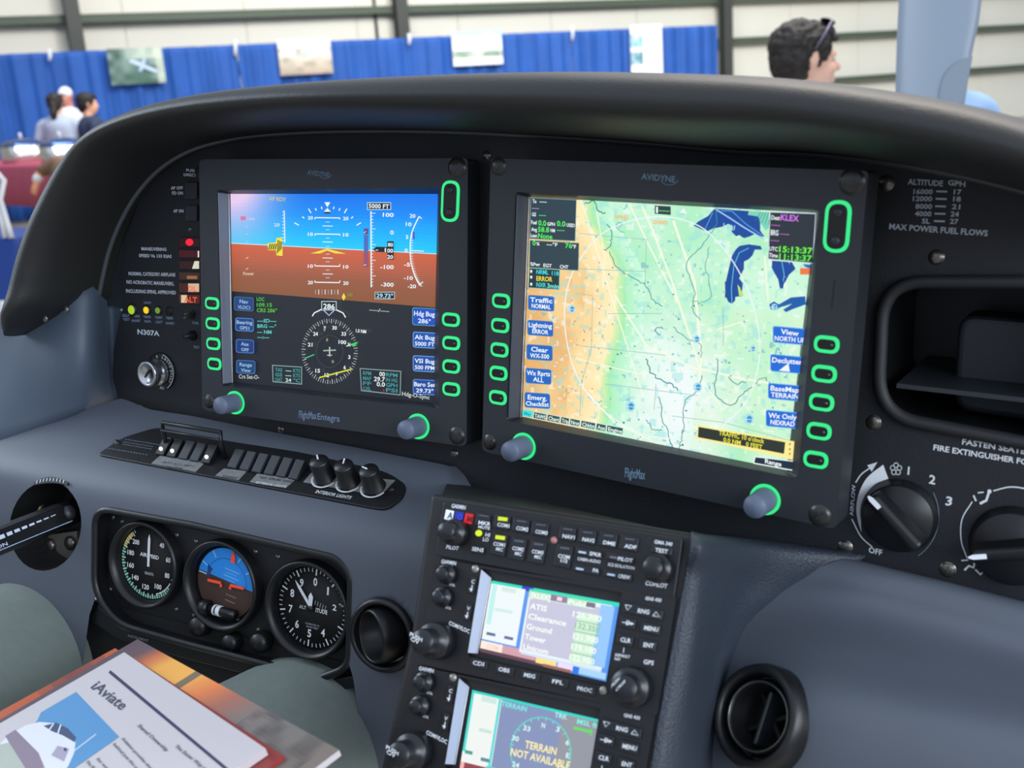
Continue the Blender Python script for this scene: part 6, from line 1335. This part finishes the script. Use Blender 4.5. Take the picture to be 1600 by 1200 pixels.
# ------------------------------------------------------------------ people
def mdl(name, rgb, **k): return mat(name, rgb, k.pop('rough', .75), **k)
M_skin = mat('skin', (224, 170, 140), .55); M_skin2 = mat('fair_skin', (236, 190, 168), .55)
def person(headc, yaw, label, shirt, trs, hair, hs='short', fine=.016, skin=None, arms='down', S_=1., grp=None, mouth=True):
    """headc: world centre of the head; yaw: direction faced"""
    H = headc[2] + .115; k = H / 1.76 * S_; f = np.array([math.cos(yaw), math.sin(yaw), 0]); l = np.array([-f[1], f[0], 0]); u = np.array([0, 0, 1.]); b = headc.copy(); b[2] = 0
    q = lambda a, s_, z: b + f * a * k + l * s_ * k + u * z * (H / 1.76)
    r = thing('person', label, 'person', b, grp, world=True); skin = skin or M_skin
    ax = [f, l, u]; hc = headc; e = lambda g, a, s_, z, rr: g.ell(hc + f * a + l * s_ + u * z, np.array(rr), 20, 14, axes=ax)
    g = MB(True); e(g, -.008, 0, .022, (.098, .078, .095)); e(g, .022, 0, -.035, (.070, .062, .082)); e(g, .050, 0, -.088, (.032, .034, .026))
    e(g, .088, 0, .018, (.014, .045, .012)); g.limb(hc + f * .088 + u * .008, hc + f * .112 - u * .024, .010, .015); e(g, .092, 0, -.056, (.013, .026, .008)); e(g, .089, 0, -.070, (.013, .023, .008))
    for s_ in (-1, 1): e(g, -.008, s_ * .078, .006, (.020, .009, .032)); e(g, .078, s_ * .030, -.028, (.016, .020, .022))
    g.limb(hc - u * .06 - f * .02, q(-.01, 0, 1.44), .055 * k, .062 * k)
    g.limb(q(0, 0, 1.38), q(.01, 0, 1.02), .13 * k, .12 * k); g.limb(q(0, -.16, 1.40), q(0, .16, 1.40), .062 * k, .062 * k); g.limb(q(0, -.06, .95), q(0, .06, .95), .12 * k, .12 * k)
    ar = MB(True); hands = []
    for s_ in (-1, 1):
        sh_ = q(0, s_ * .185, 1.40)
        if arms == 'down': el, wr = q(-.03, s_ * .24, 1.10), q(.06, s_ * .25, .86)
        elif arms == 'front': el, wr = q(0, s_ * .24, 1.12), q(.22, s_ * .12, 1.12)
        else: el, wr = q(-.02, s_ * .27, 1.12), q(.10, s_ * .16, .98)
        g.limb(sh_, el, .046 * k, .038 * k); g.limb(el, wr, .036 * k, .026 * k); d = unit(wr - el)
        side = unit(np.cross(d, u)); g.limb(wr, wr + d * .07, .028 * k, .032 * k)
        for fi in range(4): g.limb(wr + d * .08 + side * (fi - 1.5) * .018, wr + d * (.145 + .012 * (1.5 - abs(fi - 1.5))) + side * (fi - 1.5) * .020 - u * .01, .0085, .0075, 8)
        g.limb(wr + d * .03 + side * .03, wr + d * .085 + side * .052, .011, .009, 8)
        ar.limb(sh_, sh_ + (el - sh_) * .8, .060 * k, .054 * k)
    for s_ in (-1, 1):
        g.limb(q(0, s_ * .09, .92), q(.02, s_ * .10, .5), .080 * k, .056 * k); g.limb(q(.02, s_ * .10, .5), q(-.02, s_ * .10, .09), .054 * k, .036 * k); g.limb(q(-.03, s_ * .10, .045), q(.14, s_ * .11, .035), .042 * k, .034 * k)
    g.obj('body', skin, r, remesh=fine, smooth_it=2)
    g = ar; g.limb(q(0, 0, 1.36), q(.01, 0, 1.0), .165 * k, .15 * k, 20); g.limb(q(0, -.15, 1.41), q(0, .15, 1.41), .072 * k, .072 * k); g.limb(q(0, -.07, .96), q(0, .07, .96), .14 * k, .14 * k); g.limb(q(0, 0, 1.44), q(0, 0, 1.475), .075 * k, .066 * k)
    g.obj('shirt', shirt, r, remesh=.02, smooth_it=5)
    g = MB(True)
    for s_ in (-1, 1): g.limb(q(0, s_ * .085, .92), q(.02, s_ * .10, .5), .096 * k, .078 * k); g.limb(q(.02, s_ * .10, .5), q(-.02, s_ * .10, .08), .076 * k, .066 * k)
    g.limb(q(0, -.07, .94), q(0, .07, .94), .125 * k, .125 * k); g.obj('trousers', trs, r, remesh=.022, smooth_it=5)
    g = MB(True)
    for s_ in (-1, 1): g.limb(q(-.04, s_ * .10, .04), q(.17, s_ * .11, .035), .05, .042)
    g.obj('shoes', M_black, r, remesh=.02)
    g = MB(True)
    if hs == 'cap': e(g, -.004, 0, .050, (.104, .084, .085)); g.prism([hc + f * a + l * s_ + u * .060 for a, s_ in ((.06, -.06), (.16, -.045), (.175, 0), (.16, .045), (.06, .06))], [hc + f * a + l * s_ + u * .050 for a, s_ in ((.06, -.06), (.16, -.045), (.175, 0), (.16, .045), (.06, .06))]); g.obj('cap', hair, r, remesh=.012)
    else:
        e(g, -.024, 0, .050, (.104, .092, .088)); e(g, -.050, 0, .010, (.074, .088, .092)); e(g, .030, 0, .092, (.062, .070, .034))
        for s_ in (-1, 1): e(g, .014, s_ * .070, .040, (.048, .016, .050)); e(g, .012, s_ * .074, .005, (.014, .010, .030))
        e(g, -.070, 0, -.045, (.040, .062, .050)); e(g, .066, .02, .082, (.034, .050, .022)); e(g, .088, -.01, .070, (.022, .036, .014))
        if hs == 'pony': g.limb(hc - f * .10 + u * .02, hc - f * .13 - u * .10, .038, .045); g.limb(hc - f * .13 - u * .10, hc - f * .12 - u * .22, .045, .018)
        hb_ = g.obj('hair', hair, r, remesh=.007, smooth_it=2); dm = hb_.modifiers.new('tufts', 'DISPLACE'); tx_ = bpy.data.textures.get('tufts') or bpy.data.textures.new('tufts', 'CLOUDS'); tx_.noise_scale = .018; tx_.noise_depth = 3; dm.texture = tx_; dm.strength = .022; dm.mid_level = .5
    for s_ in (-1, 1):
        g = MB(True); e(g, .086, s_ * .031, .004, (.008, .013, .008)); g.obj('eye', mat('eye_white', (232, 230, 226), .3), r); g = MB(True); e(g, .091, s_ * .031, .004, (.0045, .006, .006)); g.obj('iris', mat('dark_iris', (40, 30, 26), .3), r.children[-1] if False else r)
    return r, f, l, u, hc
rv = R3[:, 0].copy(); rv[2] = 0; rv = unit(rv); fw = R3[:, 1].copy(); fw[2] = 0; fw = unit(fw)
ang = lambda v: math.atan2(v[1], v[0])
M_hdark = mat('dark_brown_hair', (30, 24, 22), .55, bump=1., scale=160, var=.4)
mr_, f, l, u, hc = person(BW(1259, 96, 3.55), ang(rv + fw * .18), 'dark haired man with sunglasses pushed up on his head, beyond the glareshield', mdl('white_polo', (225, 228, 234)), mdl('navy_trousers', (40, 46, 66)), M_hdark, fine=.007, skin=M_skin2)
sg = thing('sunglasses', 'narrow sunglasses resting on the dark haired man’s head', 'sunglasses', hc + u * .08, world=True)
for s_ in (-1, 1):
    g = MB(True); a_ = hc - f * .012 + l * s_ * .096 + u * .035; b_ = hc + f * .052 + l * s_ * .084 + u * .122; g.tube([a_, (a_ + b_) / 2 + l * s_ * .003, b_], [.0022, .0042, .0042], 8); g.obj('temple_arm', mat('violet_grey_plastic', (120, 112, 140), .2), sg)
    g = MB(True); c_ = hc + f * .058 + l * s_ * .040 + u * .122; nn = unit(f * .5 + u * .9); g.ell(c_, np.array([.006, .036, .024]), 16, 10, axes=[nn, l, unit(np.cross(nn, l))]); g.obj('lens', mat('dark_lens', (16, 16, 22), .1), sg)
g = MB(True); g.tube([hc + f * .060 + l * .012 + u * .126, hc + f * .064 + u * .129, hc + f * .060 - l * .012 + u * .126], .003, 8); g.obj('bridge', M_black, sg)
person(BW(1461, 92, 3.6), ang(fw), 'person in a light blue shirt whose shoulder shows right of the propeller blade', mdl('light_blue_shirt', (150, 184, 228)), mdl('navy_trousers', (40, 46, 66)), M_hdark, fine=.014, S_=1.12)
person(BW(87, 163, 12.6), ang(fw - rv * .05), 'woman with a dark ponytail and pale grey shirt, seen from behind', mdl('pale_grey_shirt', (170, 182, 204)), mdl('khaki_trousers', (176, 170, 156)), M_hdark, 'pony', arms='hips', S_=1.12)
person(BW(103, 152, 13.7), ang(-fw - rv * .1), 'older man in white cap and white shirt facing the pony tailed woman', mdl('white_shirt', (226, 230, 238)), mdl('khaki_trousers', (176, 170, 156)), mat('white_cap', (228, 228, 232), .7), 'cap', skin=mat('ruddy_skin', (196, 128, 110), .6), S_=1.1)
person(BW(137, 163, 12.1), ang(fw * .6 + rv), 'dark haired person in a dark navy shirt right of the white capped man', mdl('dark_navy_shirt', (36, 50, 80)), mdl('navy_trousers', (40, 46, 66)), mat('black_hair', (18, 18, 16), .6, bump=1., scale=150))
# seated person at the table end, mostly behind the glareshield
sp_ = thing('person', 'seated person in brown, one bare arm resting at the end of the maroon table', 'person', BW(110, 420, 9.2) * [1, 1, 0], world=True)
X = lambda x, y, D=9.0: BW(x, y, D)
g = MB(True); g.limb(X(108, 275), X(112, 330), .13, .15); g.limb(X(84, 258), X(62, 272), .05, .04); g.limb(X(62, 272), X(54, 296), .035, .028); g.limb(X(132, 268), X(132, 280), .09, .08)
for i in range(4): g.limb(X(53.5 + i * 1.6, 299), X(52 + i * 1.9, 305), .009, .007, 6)
g.limb(X(50, 296), X(48, 301), .010, .008, 6); g.limb(X(110, 330), X(90, 345), .08, .07); g.limb(X(90, 345), X(92, 420), .06, .04)
g.obj('body', mat('orange_pink_skin', (240, 160, 120), .6), sp_, remesh=.013)  # plain orange pink skin tone
g = MB(True); g.limb(X(108, 275), X(112, 330), .15, .17); g.limb(X(88, 256), X(66, 268), .066, .052); g.obj('brown_shirt', mdl('brown_shirt', (112, 84, 62)), sp_, remesh=.018)
g = MB(True); g.limb(X(60, 277), X(58, 280), .04, .039); g.obj('watch', M_white, sp_)

# ------------------------------------------------------------------ buffet table with chafing dishes
TZ = .99; T0, T1 = BZ(-110, 262, TZ), BZ(84, 259, TZ); tdir = unit(T1 - T0); tn = np.array([-tdir[1], tdir[0], 0]); tn = tn if tn @ (T0 - EYE) > 0 else -tn
Dn = float((T1 - EYE) @ (G @ MC[:, 1]))
tb = thing('buffet_table', 'buffet table under a maroon cloth at the far left', 'table', (T0 + T1) / 2 * [1, 1, 0], world=True)
T1 = T1 + tdir * .5
g = MB(True); g.prism([T0, T1, T1 + tn * .8, T0 + tn * .8], [p - A3(0, 0, .03) for p in (T0, T1, T1 + tn * .8, T0 + tn * .8)]); g.obj('table_top', M_white, tb)
for a_, b_ in ((.1, .1), (.1, .7), (-.1, .1), (-.1, .7)):
    g = MB(True); p = (T0 if a_ > 0 else T1) + tdir * a_ + tn * b_; g.tube([p - A3(0, 0, .03), p - A3(0, 0, .8)], .018, 8); g.obj('leg', M_steel, tb)
mc = MB(True); n = 60; rows = []
for z, o_ in ((.0, 0), (.01, .0), (-.02, .02), (-.2, .03), (-.42, .045)):
    rows.append([T0 + tdir * (np.linalg.norm(T1 - T0) * j / n) - tn * (o_ + (.012 * math.sin(j * 1.3) * (-z) * 2 if z < -.05 else 0)) + A3(0, 0, z + .006) + (tn * .8 if z == 0. and o_ == 0 and False else 0) for j in range(n + 1)])
rows = [[p + tn * .82 for p in rows[1]]] + rows[1:]
mc.grid(rows); tag(mc.obj('tablecloth', mat('maroon_cloth', (176, 74, 100), .75), None, solid=.004), 'maroon cloth draped over the buffet table', 'tablecloth')
M_foil = mat('crinkled_foil', (214, 214, 208), .22, metal=.95, bump=8., scale=26)
M_dome = mat('lid_painted_reflection', (60, 84, 130), .15, metal=.6)  # blue reflections of a clear lid, put into its base colour
for lab, px_, wpx in (('foil chafing dish cut off by the left picture edge', 4, 54), ('foil chafing dish at the right end of the maroon table', 63, 46)):
    D = 12.0; p0 = BZ(px_, 257.5, TZ + .01); D = float((p0 - EYE) @ (G @ MC[:, 1])); w_ = wpx * D / F / 2
    r = thing('chafing_dish', lab, 'serving dish', p0, 'chafing dishes', world=True); q = lambda a, b, z: p0 + tdir * a + tn * (b + .25) + A3(0, 0, z)
    hgt = 30 * D / F; g = MB(True)
    P2 = [rpoly([(-w_ * s_, -.2 * s_), (w_ * s_, -.2 * s_), (w_ * s_, .2 * s_), (-w_ * s_, .2 * s_)], .08, 5) for s_ in (.92, 1, 1.0, .96)]; zz = (0, .03, hgt * .85, hgt * .86)
    g.grid([[q(x, y, z) for x, y in L + [L[0]]] for L, z in zip(P2, zz)]); g.obj('foil_pan', M_foil, r)
    g = MB(True); L_ = []
    for i in range(6):
        t = i / 5 * PI / 2; L_.append([q(x * math.cos(t), y * math.cos(t), hgt * .86 + .09 * math.sin(t)) for x, y in P2[1] + [P2[1][0]]])
    g.grid(L_); g.obj('lid', M_dome, r); g = MB(True); g.limb(q(0, 0, hgt * .86 + .09), q(0, 0, hgt * .86 + .13), .014, .018); g.obj('lid_knob', M_white, r)

# white and blue chair cut off by the left edge
ch = thing('folding_chair', 'white framed chair with a blue seat cover cut off at the left edge', 'chair', BW(-60, 620, 4.6) * [1, 1, 0], world=True)
X = lambda x, y, D=4.6: BW(x, y, D)
g = MB(True); g.tube([X(-60, 262), X(-6, 268), X(6, 282), X(0, 312), X(12, 352), X(18, 372)], .012, 10); g.obj('back_frame', M_white, ch)
g = MB(True); g.tube([X(-14, 300), X(2, 345), X(8, 372)], .010, 10); g.obj('back_slat', M_white, ch)
g = MB(True); a4 = [X(-90, 372), X(22, 372), X(24, 384), X(22, 470), X(-90, 470)]; g.prism(a4, [p + fw * .4 for p in a4]); g.obj('seat_cover', mat('blue_seat_cover', (22, 60, 140), .7), ch, bevel=.01)
for x in (-70, 4):
    g = MB(True); g.tube([X(x, 470), X(x + 4, 545), X(x + 2, 660) * [1, 1, 0] + A3(0, 0, .0)], .014, 8); g.obj('leg', M_white, ch)

for o in bpy.data.objects:
    if '_w' in o: del o['_w']
